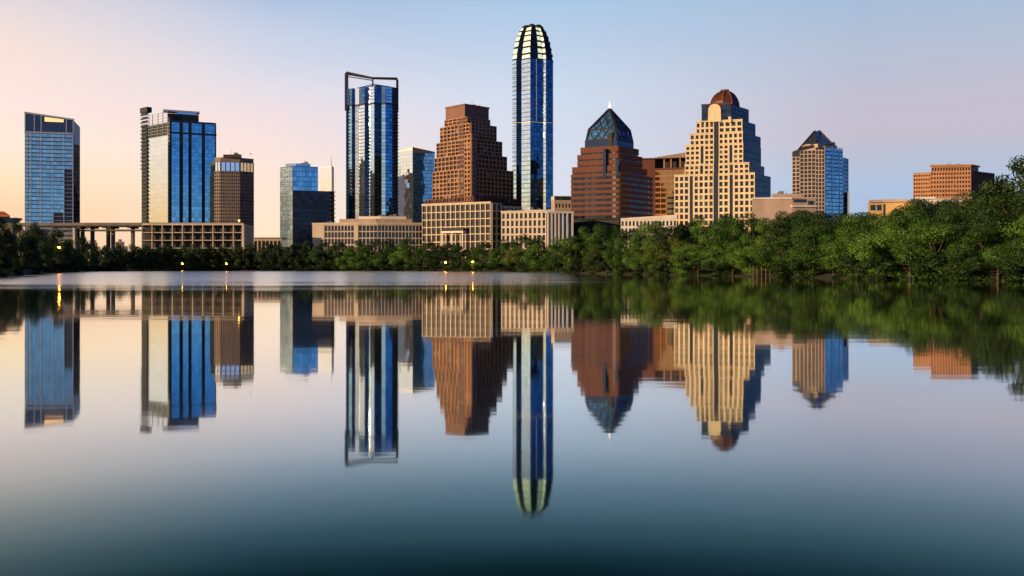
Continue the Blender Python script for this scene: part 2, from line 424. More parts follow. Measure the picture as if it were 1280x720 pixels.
class Face:
    def __init__(s, p0, p1):
        s.p0 = p0; dx, dy = p1[0] - p0[0], p1[1] - p0[1]
        s.L = math.hypot(dx, dy); s.t = (dx / s.L, dy / s.L); s.n = (s.t[1], -s.t[0])
    def pt(s, u, z, o=0.0): return (s.p0[0] + s.t[0] * u + s.n[0] * o, s.p0[1] + s.t[1] * u + s.n[1] * o, z)
    def U(s, px):
        k = (px - 640.0) / F
        return (k * s.p0[1] - s.p0[0]) / (s.t[0] - k * s.t[1])
    def D(s, px): return s.p0[1] + s.t[1] * s.U(px)
    def box(s, mb, u0, u1, z0, z1, o0, o1, z0b=None, z1b=None):
        z0b = z0 if z0b is None else z0b; z1b = z1 if z1b is None else z1b
        mb.box8([s.pt(u0, z0, o1), s.pt(u1, z0b, o1), s.pt(u1, z0b, o0), s.pt(u0, z0, o0),
                 s.pt(u0, z1, o1), s.pt(u1, z1b, o1), s.pt(u1, z1b, o0), s.pt(u0, z1, o0)])
    def pbox(s, mb, x0, x1, yt, yb, o0, o1):
        D = s.D((x0 + x1) / 2)
        s.box(mb, s.U(x0), s.U(x1), Z(yb, D), Z(yt, D), o0, o1)
    def z(s, px, py): return Z(py, s.D(px))

SPLIT = {'balcony_slab', 'edge_slab', 'balcony', 'balcony_rail', 'granite_band', 'wing_slab', 'wing_band', 'floor_band', 'cornice', 'roof_edge', 'top_cornice', 'ledge'}
UNDER = {'crown_ring': 'crown_core', 'crown_panel': 'crown_core', 'crown_glass': 'crown_core', 'crown_cap': 'crown_core', 'dome_ribs': 'dome',
         'pyramid_lattice': 'pyramid_glass', 'penthouse_roof': 'penthouse', 'edge_beam': 'deck', 'pier_cap': 'pier', 'recess_column': 'recess_floor',
         'canopy_column': 'entrance_canopy', 'canopy_roof': 'entrance_canopy', 'crown_light': 'crown_screen', 'roof_canopy': 'roof_plant', 'roof_glass': 'roof_plant',
         'lamp_cap': 'lamp_globe', 'lantern_glass': 'lantern_core', 'lantern_ring': 'lantern_core', 'wing_glass': 'wing_core', 'wing_band': 'wing_core', 'wing_slab': 'wing_core',
         'roof_frame': 'gable_roof', 'flank_glass': 'flank_core', 'balcony_rail': 'balcony', 'top_cornice': 'top_box', 'edge_slab': 'edge_strip', 'top_glass': 'top_storey'}
class Thing:
    """one building or other thing: an Empty at its base that parents its parts"""
    def __init__(s, name, label, cat, loc, group=None):
        o = bpy.data.objects.new(name, None); col.objects.link(o)
        o.location = loc; o['label'] = label; o['category'] = cat
        o.empty_display_size = 2
        if group: o['group'] = group
        s.o = o; s.loc = loc; s.mbs = {}; s.wins = []
    def mb(s, part, mat, key=''):
        k = (part, mat, key)
        if k not in s.mbs: s.mbs[k] = MB()
        return s.mbs[k]
    def done(s, win_mat='win', smooth=()):
        made = {}
        todo = []
        for (part, mat, key), m in s.mbs.items():
            if not m.v: continue
            if part in SPLIT and len(m.p) > 1:
                ends = m.p[1:] + [(len(m.v), len(m.f))]
                rest = MB()
                for q, ((v0, f0), (v1, f1_)) in enumerate(zip(m.p, ends)):
                    tgt = MB() if len([1 for t_ in todo if t_[0] == part]) < 100 else rest
                    tgt.add(m.v[v0:v1], [tuple(i - v0 for i in f) for f in m.f[f0:f1_]])
                    if tgt is not rest: todo.append((part, mat, f'{key}#{q}', tgt, False))
                if rest.v: todo.append((part, mat, key + '#rest', rest, True))
            else: todo.append((part, mat, key, m, False))
        todo.sort(key=lambda t_: t_[0] in UNDER)
        for part, mat, key, m, st in todo:
            par = s.o
            if part in UNDER:
                c_ = [o for (p_, k_), o in made.items() if p_ == UNDER[part]]
                ex = [o for (p_, k_), o in made.items() if p_ == UNDER[part] and k_ == key]
                if ex or c_: par = (ex or c_)[0]
            ob = m.build(part, MT[mat], par, s.loc, part in smooth)
            if st: ob['kind'] = 'stuff'
            made[(part, key)] = ob
        if s.wins:
            s.wins.sort(key=lambda q: -q[0])
            for a, vs, wm in s.wins[:100]:
                m = MB(); m.box8(vs); m.build('window', MT[wm], s.o, s.loc)
            rest = {}
            for a, vs, wm in s.wins[100:]: rest.setdefault(wm, MB()).box8(vs)
            for wm, m in rest.items():
                ob = m.build('windows', MT[wm], s.o, s.loc); ob['kind'] = 'stuff'
        return made

def facade(b, f, u0, u1, z0, z1, nx, nz, pw, sh, dep, mat, part='wall', wm='win', skip=0.0, strip=()):
    """punched windows: piers and spandrels stand proud of the wall core, a pane sits in each recess"""
    g = b.mb(part, mat)
    cw, ch = (u1 - u0) / nx, (z1 - z0) / nz
    for i in range(nx + 1):
        w2 = pw / 2
        a, c = u0 + i * cw - w2, u0 + i * cw + w2
        a = max(a, u0); c = min(c, u1)
        f.box(g, a, c, z0 + 0.03, z1 - 0.03, -0.3, dep)
    for j in range(nz + 1):
        a, c = z0 + j * ch - sh / 2, z0 + j * ch + sh / 2
        if j == nz: a, c = z1 - sh * 0.6, z1 + 0.15
        if j == 0: a = z0
        f.box(g, u0 + 0.02, u1 - 0.02, a, c, -0.3, dep - 0.06)
    for i in strip:
        f.box(b.mb('glass_strip', 'win', f'{len(b.mbs)}'), u0 + i * cw + pw / 2 + .02, u0 + (i + 1) * cw - pw / 2 - .02, z0 + .3, z1 - .4, -.2, dep - .02)
    for i in range(nx):
        for j in range(nz):
            if i in strip: continue
            a0, a1 = u0 + i * cw + pw * 0.5 - 0.05, u0 + (i + 1) * cw - pw * 0.5 + 0.05
            b0, b1 = z0 + j * ch + sh * 0.5 - 0.05, z0 + (j + 1) * ch - sh * 0.5 + 0.05
            t0, t1 = rnd.uniform(-.012, .012), rnd.uniform(-.012, .012)
            vs = [f.pt(a0, b0, .09 + t0), f.pt(a1, b0, .09 + t1), f.pt(a1, b0, -.05), f.pt(a0, b0, -.05),
                  f.pt(a0, b1, .09 - t1), f.pt(a1, b1, .09 - t0), f.pt(a1, b1, -.05), f.pt(a0, b1, -.05)]
            b.wins.append((cw * ch * 1e4 / f.p0[1] ** 2 + j * 1e-3 + rnd.random() * 1e-3, vs, wm))

def curtain(m, f, u0, u1, z0, z1, nx, nz, gu=0.18, gz=0.3, tilt=0.006, off=0.14, z1b=None):
    """curtain wall of single panes, each set at a very slightly different angle"""
    cw, ch = (u1 - u0) / nx, (z1 - z0) / nz
    for i in range(nx):
        for j in range(nz):
            a0, a1 = u0 + i * cw + gu / 2, u0 + (i + 1) * cw - gu / 2
            b0, b1 = z0 + j * ch + gz / 2, z0 + (j + 1) * ch - gz / 2
            tu, tv = rnd.gauss(0, tilt) * cw / 2, rnd.gauss(0, tilt) * ch / 2
            m.quad(f.pt(a0, b0, off - tu - tv), f.pt(a1, b0, off + tu - tv), f.pt(a1, b1, off + tu + tv), f.pt(a0, b1, off - tu + tv))

KITS = []
GZ = 5.0   # street level behind the trees

# ------------------------------------------------------------------ lake and land
SHORE = [(-2600, 60), (-1200, 75), (-500, 95), (-150, 128), (0, 150), (45, 215), (85, 330), (120, 440), (200, 485), (300, 492), (400, 488), (500, 468), (580, 410),
         (640, 355), (700, 290), (760, 236), (860, 187), (960, 161), (1080, 127), (1280, 105), (1500, 84), (2200, 60), (3600, 45)]
def shore_d(px):
    for (a, da), (b, db) in zip(SHORE, SHORE[1:]):
        if a <= px <= b: return da + (db - da) * (px - a) / (b - a)
    return SHORE[0][1] if px < SHORE[0][0] else SHORE[-1][1]
RISE = [(-12, -2.5), (-1.5, -0.35), (0.0, 0.02), (1.2, 0.25), (6, 0.6), (30, 1.8), (90, 4.6), (160, GZ), (700, GZ + 1), (4000, GZ + 4), (30000, GZ + 6)]
def ground_z(px, D):
    t = D - shore_d(px)
    for (a, za), (b, zb) in zip(RISE, RISE[1:]):
        if a <= t <= b: return za + (zb - za) * (t - a) / (b - a)
    return RISE[0][1]
m = MB()
cols_px = []
for (a, _), (b, _) in zip(SHORE, SHORE[1:]):
    n = max(3, int((b - a) / 14)) if -200 < a < 1500 else 8
    cols_px += [a + (b - a) * i / n for i in range(n)]
cols_px.append(SHORE[-1][0])
jr = random.Random(4)
nr = len(RISE)
for px in cols_px:
    j = jr.uniform(-0.02, 0.02) * shore_d(px) * 0.35
    for t, z in RISE:
        D = shore_d(px) + t + (j if t < 30 else 0)
        m.v.append((X(px, D), D, z + (jr.uniform(-.06, .06) if 0.5 < t < 200 else 0)))
for i in range(len(cols_px) - 1):
    for k in range(nr - 1):
        m.f.append((i * nr + k, (i + 1) * nr + k, (i + 1) * nr + k + 1, i * nr + k + 1))
g = m.build('ground', MT['ground'], None, (0, 0, 0), True); g['kind'] = 'structure'
m = MB(); m.quad((-9000, -3000, 0), (9000, -3000, 0), (9000, 9000, 0), (-9000, 9000, 0))
g = m.build('water', MT['water']); g['kind'] = 'structure'

# ------------------------------------------------------------------ towers, from left to right
def glass_core(b, poly, z1, mat='dark_blue', z0=GZ - 1): b.mb('tower_core', mat).prism(poly, z0, z1)

# 1 --- left blue tower with sloping crown
D = 740
pts = zig(D, 31, [(92, -14), (100, -58)])
b = Thing('glass_tower', 'blue glass tower with a sloping dark crown and orange light strip, alone at far left', 'skyscraper', (X(65, D), D + 12, GZ))
f = Face(pts[0], pts[1]); fr = Face(pts[1], pts[2])
poly = back(pts, 26)
zt = f.z(60, 166)
glass_core(b, poly, zt - .5)
zb = GZ
ua, ub = f.U(66.5), f.U(80)
zk = zb + (zt - .6 - zb) * 13 / 33; zk2 = zb + (zt - .6 - zb) * 24 / 33
curtain(b.mb('curtain_wall', 'glass_blue', 'l'), f, 0.3, ua, zb, zt - .6, 8, 33, 0.12, 0.9, 0.006)
curtain(b.mb('curtain_wall', 'glass_blue', 'm'), f, ua, ub, zk, zt - .6, 3, 20, 0.12, 0.9, 0.006)
curtain(b.mb('dark_pane_wall', 'glass_flank', 'm'), f, ua, ub, zb, zk, 3, 13, 0.12, 0.9, 0.006)  # darker panes from the middle bay rightwards, rising in a step
curtain(b.mb('curtain_wall', 'glass_blue', 'r'), f, ub, f.L - .3, zk2, zt - .6, 3, 9, 0.12, 0.9, 0.006)
curtain(b.mb('dark_pane_wall', 'glass_flank', 'r'), f, ub, f.L - .3, zb, zk2, 3, 24, 0.12, 0.9, 0.006)
curtain(b.mb('curtain_wall', 'glass_dark', 'side'), fr, 0.3, fr.L - .3, zb, zt - .6, 3, 33, 0.3, 1.0, 0.01)
for j in range(34):
    z = zb + (zt - zb) * j / 33
    f.box(b.mb('floor_band', 'lightband'), 0.1, f.L - .1, z - .15, z + .15, 0, .34)
for px in (34, 39, 51.5, 66.5, 80, 91.3):
    u = f.U(px); f.box(b.mb('mullion', 'lightband', str(px)), u - .35, u + .35, zb, zt, 0, .55)
z139, z148 = f.z(31, 140), f.z(92, 149)
f.box(b.mb('crown_screen', 'glass_dark'), 0, f.L, zt - .4, z139 - 1, -1.0, 0.0, None, z148 - 1)
cf = b.mb('crown_frame', 'lightband')
f.box(cf, -.3, f.L + .3, z139 - 1, z139 + .3, -1.1, .4, z148 - 1, z148 + .3)
f.box(cf, -.2, f.L + .2, zt - .6, zt + .6, -.8, .5)
for px in (31.4, 43, 51.5, 83, 91.6):
    u = f.U(px); f.box(cf, u - .35, u + .35, zt, z139 - (z139 - z148) * u / f.L - .6, -.4, .34)
s = b.mb('crown_light', 'orange_glow'); f.box(s, f.U(56), f.U(79.5), f.z(60, 152), f.z(60, 146.5), 0.06, .5, f.z(70, 152.5), f.z(70, 149))
pod = b.mb('roof_plant', 'dark'); f.box(pod, f.U(56), f.U(80), zt - .5, zt + 7.5, -14, -4)
sp = b.mb('side_screen', 'white_metal')
fr.box(sp, .2, fr.L * .95, fr.z(96, 181), z148 - 1.5, -.8, .5, None, z148 - 6)
b.done()

# 2 --- wide tower with mirror facet
D = 790
C = P(213, D); A = go(C, 177, 39); B2 = go(C, 270, -24)
b = Thing('glass_tower', 'broad blue glass tower with dark vertical strips and a peach mirror side facet', 'skyscraper', (C[0], C[1] + 15, GZ))
f1 = Face(A, C); f2 = Face(C, B2)
poly = [A, C, B2, (A[0] + B2[0] - C[0], A[1] + B2[1] - C[1])]
zr = f2.z(215, 148); zr2 = f2.z(270, 153)
zt = f2.z(240, 151)
glass_core(b, poly, zt - 2, 'dark')
u = [f1.U(p) for p in (177, 186, 210.5, 213)]
mir = b.mb('mirror_wall', 'glass_clear')
curtain(mir, f1, u[1], u[2], GZ, f1.z(198, 171), 3, 27, 0.04, 0.06, 0.0008)
lv = b.mb('louvre_grid', 'lightband')
for k in range(9):
    z = f1.z(198, 171) + (f1.z(198, 142) - f1.z(198, 171)) * k / 8
    f1.box(lv, u[1], u[2], z - .13, z + .13, 0, .5)
for p in (186.6, 191, 198, 204, 210):
    f1.box(lv, f1.U(p) - .15, f1.U(p) + .15, f1.z(198, 171), f1.z(198, 142), 0, .62)
bal = b.mb('balcony', 'dark')
balr = b.mb('balcony_rail', 'glass_dark')
nb = 40
for k in range(nb):
    z = GZ + (f1.z(182, 139) - GZ) * k / nb
    ex = u[0] - (0.0 if k > 24 else -2.4)
    f1.box(bal, ex, u[1] - .2, z - .35, z + .35, -.2, 1.5)
    f1.box(balr, ex + 1.5 + (k % 3) * .4, u[1] - 1.6, z + .4, z + 1.7, 0.05, 1.3)
f1.box(b.mb('corner_fin', 'dark'), u[0], u[1], f1.z(182, 141), f1.z(182, 134.5), -3, 1.6)
f1.box(b.mb('edge_strip', 'dark', 'a'), u[2], u[3], GZ, f1.z(211, 147), 0, .5)
for k in range(40):
    z = GZ + (zt - GZ) * k / 40
    f1.box(b.mb('edge_slab', 'lightband'), u[2] + .3, u[3] - .3, z, z + .5, .5, .9)
strips = [226.5, 237.5, 254.2]
wid = [4.4, 4.0, 4.0]
xs = [214.5]
for c_, w_ in zip(strips, wid): xs += [c_ - w_ / 2, c_ + w_ / 2]
xs += [268.5]
y168 = f2.z(240, 167.2)
for q in range(0, 8, 2):
    a, c = f2.U(xs[q]), f2.U(xs[q + 1])
    cwm = b.mb('curtain_wall', 'glass_blue', str(q))
    curtain(cwm, f2, a, c, GZ, y168 - .8, max(2, int((c - a) / 2.2)), 36, 0.08, 0.14, 0.0015)
    curtain(b.mb('upper_glass', 'glass_blue', str(q)), f2, a, c, y168 + .8, zt - 2.2, max(2, int((c - a) / 2.2)), 4, 0.08, 0.14, 0.0015)
for q, (c_, w_) in enumerate(zip(strips, wid)):
    f2.box(b.mb('dark_strip', 'dark', str(q)), f2.U(c_ - w_ / 2) + .2, f2.U(c_ + w_ / 2) - .2, GZ, zt - 1.9, 0, .32)
f2.box(b.mb('dark_strip', 'dark', 'end'), f2.U(268.6), f2.L + .2, GZ, zt - 3, -.4, .34)
f2.box(b.mb('transom_band', 'dark'), 0.3, f2.L + .5, y168 - .7, y168 + .7, -.2, .5)
f2.box(b.mb('roof_edge', 'dark_blue'), 0, f2.L, zt - 2, zt - .6, -.6, .3)
rp = b.mb('roof_plant', 'dark')
f2.box(rp, -2, f2.U(249), zt - 2.2, f2.z(215, 141), -12, -4)
f2.box(b.mb('roof_canopy', 'white_metal'), -6, f2.U(250), f2.z(215, 138.5), f2.z(215, 136.5), -14, -3)
f2.box(b.mb('roof_glass', 'glass_clear'), 6, f2.U(246), f2.z(215, 141), f2.z(215, 138.6), -12, -3.9)
b.done()

# 3 --- dark brown lattice slab
D = 776
pts = zig(D + 8, 268.5, [(276, 15), (300, -10), (317, -42)])
b = Thing('apartment_tower', 'dark brown gridded tower with a pale glazed band under its roof, beside broad blue tower', 'apartment tower', (X(295, D), D + 15, GZ))
poly = back(pts, 28)
zt = Z(201, D); zt2 = Z(213, D)
glass_core(b, poly, zt2 - .3, 'dark')
for i in range(3):
    f = Face(pts[i], pts[i + 1])
    nx = (3, 9, 8)[i]
    facade(b, f, 0, f.L, GZ, zt2, nx, 27, 0.7, 1.2, .7, 'grey_brown')
    bands = b.mb('glazed_band', 'glass_clear')
    curtain(bands, f, .3, f.L - .3, zt2 + .3, zt - .3, max(2, nx // 2), 1, .8, .2, .004, .1)
b.mb('band_core', 'dark').prism([(x * .999, y + .3) for x, y in poly], zt2 - .5, zt)
inner = [(x, y + 1.0) for x, y in poly]
b.mb('roof_cap', 'grey_brown').prism(poly, zt, Z(195.5, D))
b.mb('roof_plant', 'dark').prism([P(279, D + 6), P(302, D + 6), P(302, D + 16), P(279, D + 16)], Z(196, D), Z(192, D))
KITS.append((b, P(288, D + 8), Z(192, D), 8, 3, 5))
b.done()

# 4 --- teal block with dark lower wing
D = 720
b = Thing('office_tower', 'short teal glass office block with a black glass lower wing, between two gaps of sky', 'office building', (X(384, D), D + 12, GZ))
pts = [P(366, D)]; A = go(pts[0], 350, 40); B2 = go(pts[0], 397.5, -18)
poly = [A, pts[0], B2, (A[0] + B2[0] - pts[0][0], A[1] + B2[1] - pts[0][1])]
zt = Z(207.5, D)
glass_core(b, poly, zt, 'dark_blue')
f1, f2 = Face(A, pts[0]), Face(pts[0], B2)
curtain(b.mb('curtain_wall', 'glass_grey', 'l'), f1, .2, f1.L - .2, GZ, zt - .4, 5, 20, .1, .25, .004)
curtain(b.mb('curtain_wall', 'glass_blue', 'r'), f2, .2, f2.L - .2, GZ, zt - .4, 8, 20, .12, .3, .006)
b.mb('roof_plant', 'glass_grey').prism([P(357, D + 9), P(370, D + 7), P(388, D + 9), P(388, D + 18), P(357, D + 18)], zt - .2, Z(203, D))
q = [P(366.5, D - 3), go(P(366.5, D - 3), 412, -18)]; q.append(go(q[1], 418, -60))
pw = back(q, 9)
zl = Z(238.5, D)
b.mb('wing_core', 'dark').prism(pw, GZ - 1, zl)
f = Face(q[0], q[1]); f3 = Face(q[1], q[2])
curtain(b.mb('wing_glass', 'glass_flank'), f, .1, f.L - .1, GZ, zl - .3, 9, 17, .06, .7, .006)
for j in range(1, 18):
    z = GZ + (zl - GZ) * j / 17
    f.box(b.mb('wing_band', 'dark_blue'), .1, f.L, z - .14, z + .14, 0, .25)
    f3.box(b.mb('wing_slab', 'concrete'), 0, f3.L + .6, z - .25, z + .25, -.3, .9)
KITS.append((b, P(380, D + 10), Z(203, D), 10, 3, 4))
b.done()
D = 800
b = Thing('slender_tower', 'slim pale tower with a thin mast rising behind the black glass wing', 'tower', (X(408, D), D + 6, GZ))
poly = two(D, 398, 414.5, 417, 24, -40)
b.mb('shaft', 'white_metal').prism(poly, GZ - 1, Z(208, D))
f = Face(poly[0], poly[1]); f2 = Face(poly[1], poly[2])
curtain(b.mb('glass_wall', 'glass_clear'), f, .2, f.L - .2, GZ, Z(208.5, D), 4, 30, .1, .2, .002)  # mirror panes added so the shaded white shaft looks pale by reflected sky
facade(b, f2, .2, f2.L, GZ, Z(210, D), 2, 24, .6, 1.2, .4, 'white_metal', 'shaft')
b.mb('mast', 'grey').tube([(X(413, D), D + 5, Z(209, D)), (X(413, D), D + 5, Z(195, D))], [.35, .12])
b.done()

# 5 --- tall tower with open crown frame
D = 730
segs = [(436, -12), (440, 34), (444, -22), (449, 22), (456, 43), (461.5, -14), (468, 41), (477, -22), (482, 17), (490, -26), (497.5, -46)]
pts = zig(D + 7, 432.5, segs)
b = Thing('crowned_glass_tower', 'tall blue glass tower striped black and white, with an open square frame on top', 'skyscraper', (X(465, D), D + 15, GZ))
poly = back(pts, 26)
zt = Z(108, D); zs = Z(130, D)
glass_core(b, poly, zt - .4, 'dark_blue')
mats5 = ['glass_dark', 'glass_blue', 'glass_dark', 'glass_grey', 'glass_clear', 'glass_dark', 'glass_ice', 'glass_dark', 'glass_blue', 'glass_royal', 'glass_deep']  # stripes of bright and dark reflection also put into the glass tints
for i in range(len(pts) - 1):
    f = Face(pts[i], pts[i + 1])
    cw_ = b.mb('curtain_wall', mats5[i], str(i))
    curtain(cw_, f, .05, f.L - .05, GZ, zs - .5, max(1, round(f.L / 3)), 46, .1, .12 if mats5[i] == 'glass_ice' else .55, .005)
    curtain(b.mb('upper_glass', 'glass_deep' if i % 3 else 'glass_clear', str(i)), f, .05, f.L - .05, zs + .6, zt - .5, max(1, round(f.L / 3)), 5, .1, .5, .006)
    f.box(b.mb('sky_lobby_band', 'dark'), -.1, f.L + .1, zs - .6, zs + .6, -.5, .5)
    if i in (0, 10):
        for j in range(46):
            z = GZ + (zs - GZ) * j / 46
            f.box(b.mb('balcony_slab', 'dark_blue'), 0, f.L, z - .2, z + .2, 0, 1.5 if i in (0, 10) else .7)
cr = b.mb('crown_frame', 'dark')
def cp(px, py, dd): return (X(px, D + dd), D + dd, Z(py, D + dd))
TL, TM, TR = (433.5, 90.5, 8), (466, 97.5, 4), (496, 98, 9)
BL, BM, BR = (434.5, 92.5, 30), (466, 98, 32), (496, 99, 30)
for a, c in ((TL, TM), (TM, TR), (BL, BM), (BM, BR), (TL, BL), (TR, BR)):
    cr.beam(cp(*a), cp(*c), 1.3, 1.4)
cr.beam(cp(433.5, 95.5, 8), cp(466, 100.5, 4), .6, .7)
for t_ in (TL, TM, TR, BL, BR):
    p = cp(*t_); cr.beam((p[0], p[1], zt - 1), (p[0], p[1], p[2]), 1.5 if t_ is TL else 1.1)
lo = b.mb('crown_fin', 'dark', 'l'); p = cp(432.8, 90, 7.5); lo.beam((p[0], p[1], zs - 4), (p[0], p[1], p[2] - 1), 2.2)
lo = b.mb('crown_fin', 'dark', 'r'); p = cp(496.8, 98, 9.5); lo.beam((p[0], p[1], zs - 4), (p[0], p[1], p[2] - 1), 1.6)
up = b.mb('penthouse', 'glass_grey'); up.loft([(x * .0 + X(px, D + d_), D + d_, zt - .6) for px, d_ in ((446, 12), (476, 9), (490, 16), (476, 26), (446, 26))] if False else
    [(X(px, D + d_), D + d_, zt - .6) for px, d_ in ((444, 12), (478, 9), (491, 16), (478, 26), (446, 26))],
    [(X(px, D + d_), D + d_, Z(py, D)) for px, d_, py in ((446, 13, 106), (466, 10, 101.5), (488, 16, 103), (478, 25, 103), (446, 25, 105))])
b.done()

# 6 --- blue tower with white slanted facet
D = 805
C = P(516, D); A = go(C, 496.5, 37); B2 = go(C, 543.5, 3)
b = Thing('glass_tower', 'mid-height blue glass tower with a white slanted facet, just left of the stepped brown tower', 'skyscraper', (C[0], C[1] + 14, GZ))
poly = [A, C, B2, (A[0] + B2[0] - C[0], A[1] + B2[1] - C[1])]
zl, zc, zrr = Z(190, A[1]), Z(184.5, D), Z(190.5, B2[1])
b.mb('tower_core', 'dark_blue').loft([(p[0], p[1], GZ - 1) for p in poly], [(poly[0][0], poly[0][1], zl), (poly[1][0], poly[1][1], zc), (poly[2][0], poly[2][1], zrr), (poly[3][0], poly[3][1], zl)])
f1, f2 = Face(A, C), Face(C, B2)
curtain(b.mb('curtain_wall', 'glass_clear', 'l'), f1, .2, f1.L - .2, GZ, min(zl, zc) - .5, 5, 32, .08, .14, .006)
curtain(b.mb('curtain_wall', 'glass_royal', 'r'), f2, .2, f2.L - .2, GZ, min(zrr, zc) - .5, 9, 32, .1, .45, .007)
ed = b.mb('roof_edge', 'white_metal')
f1.box(ed, 0, f1.L, min(zl, zc) - .4, zl + .6, -.5, .35, None, zc + .6)
f2.box(b.mb('roof_edge', 'dark', 'r'), 0.4, f2.L, zrr - .4, zc + .4, -.5, .3, zrr - .4, zrr + .5)
b.done()

# 7 --- long low buff block
D = 620
b = Thing('podium_block', 'long low buff office block with rows of square windows, under the tall striped glass tower', 'office building', (X(455, D), D + 15, GZ))
pts = zig(D + 6, 391, [(448, 10), (472, 2), (528, -9)])
poly = back(pts, 34)
zt = Z(279, D)
b.mb('core', 'dark').prism(poly, GZ - 1, zt - .4)
f1, f2, f3 = (Face(pts[i], pts[i + 1]) for i in range(3))
for f, a, c, nx in ((f1, f1.U(406), f1.U(443), 9), (f2, .2, f2.L, 5), (f3, .2, f3.L, 13)):
    facade(b, f, a, c, GZ - 1, zt - 1.2, nx, 6, .5, .75, .6, 'podium')
w1 = b.mb('wall', 'podium')
f1.box(w1, 0, f1.U(405.5), GZ - 1, zt - 1.0, -.5, .8); f1.box(w1, f1.U(443.3), f1.L, GZ - 1, zt - 1.0, -.5, .85)
for f in (f1, f2, f3): f.box(b.mb('cornice', 'podium'), -.2, f.L + .2, zt - 1.1, zt + .5, -1.5, 1.1)
b.mb('roof', 'roof').prism([(x, y + .9) for x, y in poly], zt - .5, zt + .2)
b.mb('penthouse', 'tan').prism([P(424, D + 8), P(470, D + 5), P(515, D + 10), P(515, D + 24), P(424, D + 24)], zt, Z(273, D))
b.mb('penthouse_roof', 'white_stone').prism([P(448, D + 9), P(475, D + 7), P(508, D + 10), P(508, D + 20), P(448, D + 20)], Z(273, D) - .1, Z(269.6, D))
KITS.append((b, P(410, D + 14), zt + .2, 16, 5, 0)); KITS.append((b, P(478, D + 14), Z(269.6, D), 14, 4, 3))
b.done()

# 8 --- stepped brown tower on a cream base
D = 575
b = Thing('stepped_tower', 'brown stepped stone tower with a dark red top box, its corner facing the lake', 'skyscraper', (X(590, D), D + 20, GZ))
tiers = [  # ytop, l, c, r, setback, window rows, cols l, cols r
    (127.5, 143.5, 557, 581, 611, 12, 0, 0, 0),
    (143.5, 151.5, 556.5, 583, 612, 10, 2, 5, 6),
    (151.5, 171, 551, 588, 620, 7, 4, 8, 7),
    (171, 190, 546.5, 590, 627, 5, 4, 9, 8),
    (190, 208, 544, 592, 633, 3, 3, 10, 9),
    (208, 256, 541.5, 593, 641, 0, 9, 11, 10)]
tw = None
for i, (yt, yb, l, c, r, sb, rows, nl, nr_) in enumerate(tiers):
    poly = two(D + sb + 8, l, c, r, 44, -42)
    z0, z1 = Z(yb, D + sb), Z(yt, D + sb)
    if i == 0:
        b.mb('top_box', 'brown_top').prism(poly, z0 - .5, z1)
        for k in (0, 1):
            f = Face(poly[k], poly[k + 1])
            f.box(b.mb('top_cornice', 'brown_top'), -.3, f.L + .3, z1 - .7, z1 + .4, -.6, .4)
        continue
    b.mb('core', 'brown_top').prism(poly, z0 - .6, z1)
    for k, n_ in ((0, nl), (1, nr_)):
        f = Face(poly[k], poly[k + 1])
        facade(b, f, 0, f.L, z0, z1, n_, rows, .72, .78, .75, 'brown')
        if k == 0: (f.box(b.mb('recess_shade_strip', 'brown_top', str(i)), f.U(574.5), f.U(580.5), z0 + .2, z1 - .2, .2, .80), curtain(b.mb('shaft_windows', 'win', str(i)), f, f.U(574.8), f.U(580.2), z0 + .4, z1 - .4, 2, rows, .5, .8, .004, .86))  # dark strip stands proud; the shade of a recess put into its colour
# projecting corner bay
pc = two(D + 4, 581, 589, 594.5, 44, -42)
zc0, zc1 = Z(256, D), Z(166, D)
b.mb('corner_bay_core', 'brown_top').prism(pc, zc0 - .5, zc1)
for k, n_ in ((0, 2), (1, 1)):
    f = Face(pc[k], pc[k + 1]); facade(b, f, 0, f.L, zc0, zc1, n_, 16, 1.0, 1.0, .6, 'brown')
pr = two(D + 2, 532, 592, 650, 44, -42)
for k, n_ in ((0, 13), (1, 14)):
    f = Face(pr[k], pr[k + 1]); facade(b, f, 0, f.L, Z(256, D), Z(245, D), n_, 2, .9, .9, .6, 'pink')
b.mb('core', 'brown_top').prism(pr, Z(258, D), Z(245, D))
KITS.append((b, P(590, D + 32), Z(127.5, D + 12), 10, 4, 5))
b.done()
b = Thing('gridded_office_block', 'cream gridded base block with tall windows and an entrance canopy, under the brown stepped tower', 'office building', (X(590, D - 12), D - 6, GZ))
pb = two(D - 14, 528.5, 614, 652, 27, -38)
zt = Z(254.5, D - 10)
b.mb('core', 'dark').prism(pb, GZ - 1, zt - .4)
f1, f2 = Face(pb[0], pb[1]), Face(pb[1], pb[2])
facade(b, f1, 0, f1.L, GZ - 1, zt, 14, 8, .62, .6, 1.0, 'ivory')
facade(b, f2, 0, f2.U(626), GZ - 1, zt, 2, 8, .8, .6, 1.0, 'ivory')
facade(b, f2, f2.U(626) + .2, f2.L, GZ - 1, zt - 1.5, 5, 6, .6, 1.4, .5, 'podium')
f1.box(b.mb('cornice', 'ivory'), -.3, f1.L + .3, zt + .16, zt + 1.0, -.8, 1.3)
f1.box(b.mb('entrance_canopy', 'white_stone'), f1.U(556), f1.U(583), f1.z(570, 291.5), f1.z(570, 289), .9, 4.5)
for px in (557, 569, 582): 
    u = f1.U(px); f1.box(b.mb('canopy_column', 'white_stone', str(px)), u - .35, u + .35, GZ - 1, f1.z(570, 291.5), 3.4, 4.2)
f1.box(b.mb('canopy_roof', 'dark'), f1.U(558), f1.U(583), f1.z(570, 288.8), f1.z(570, 285.5), 1.05, 3.8)
b.done()

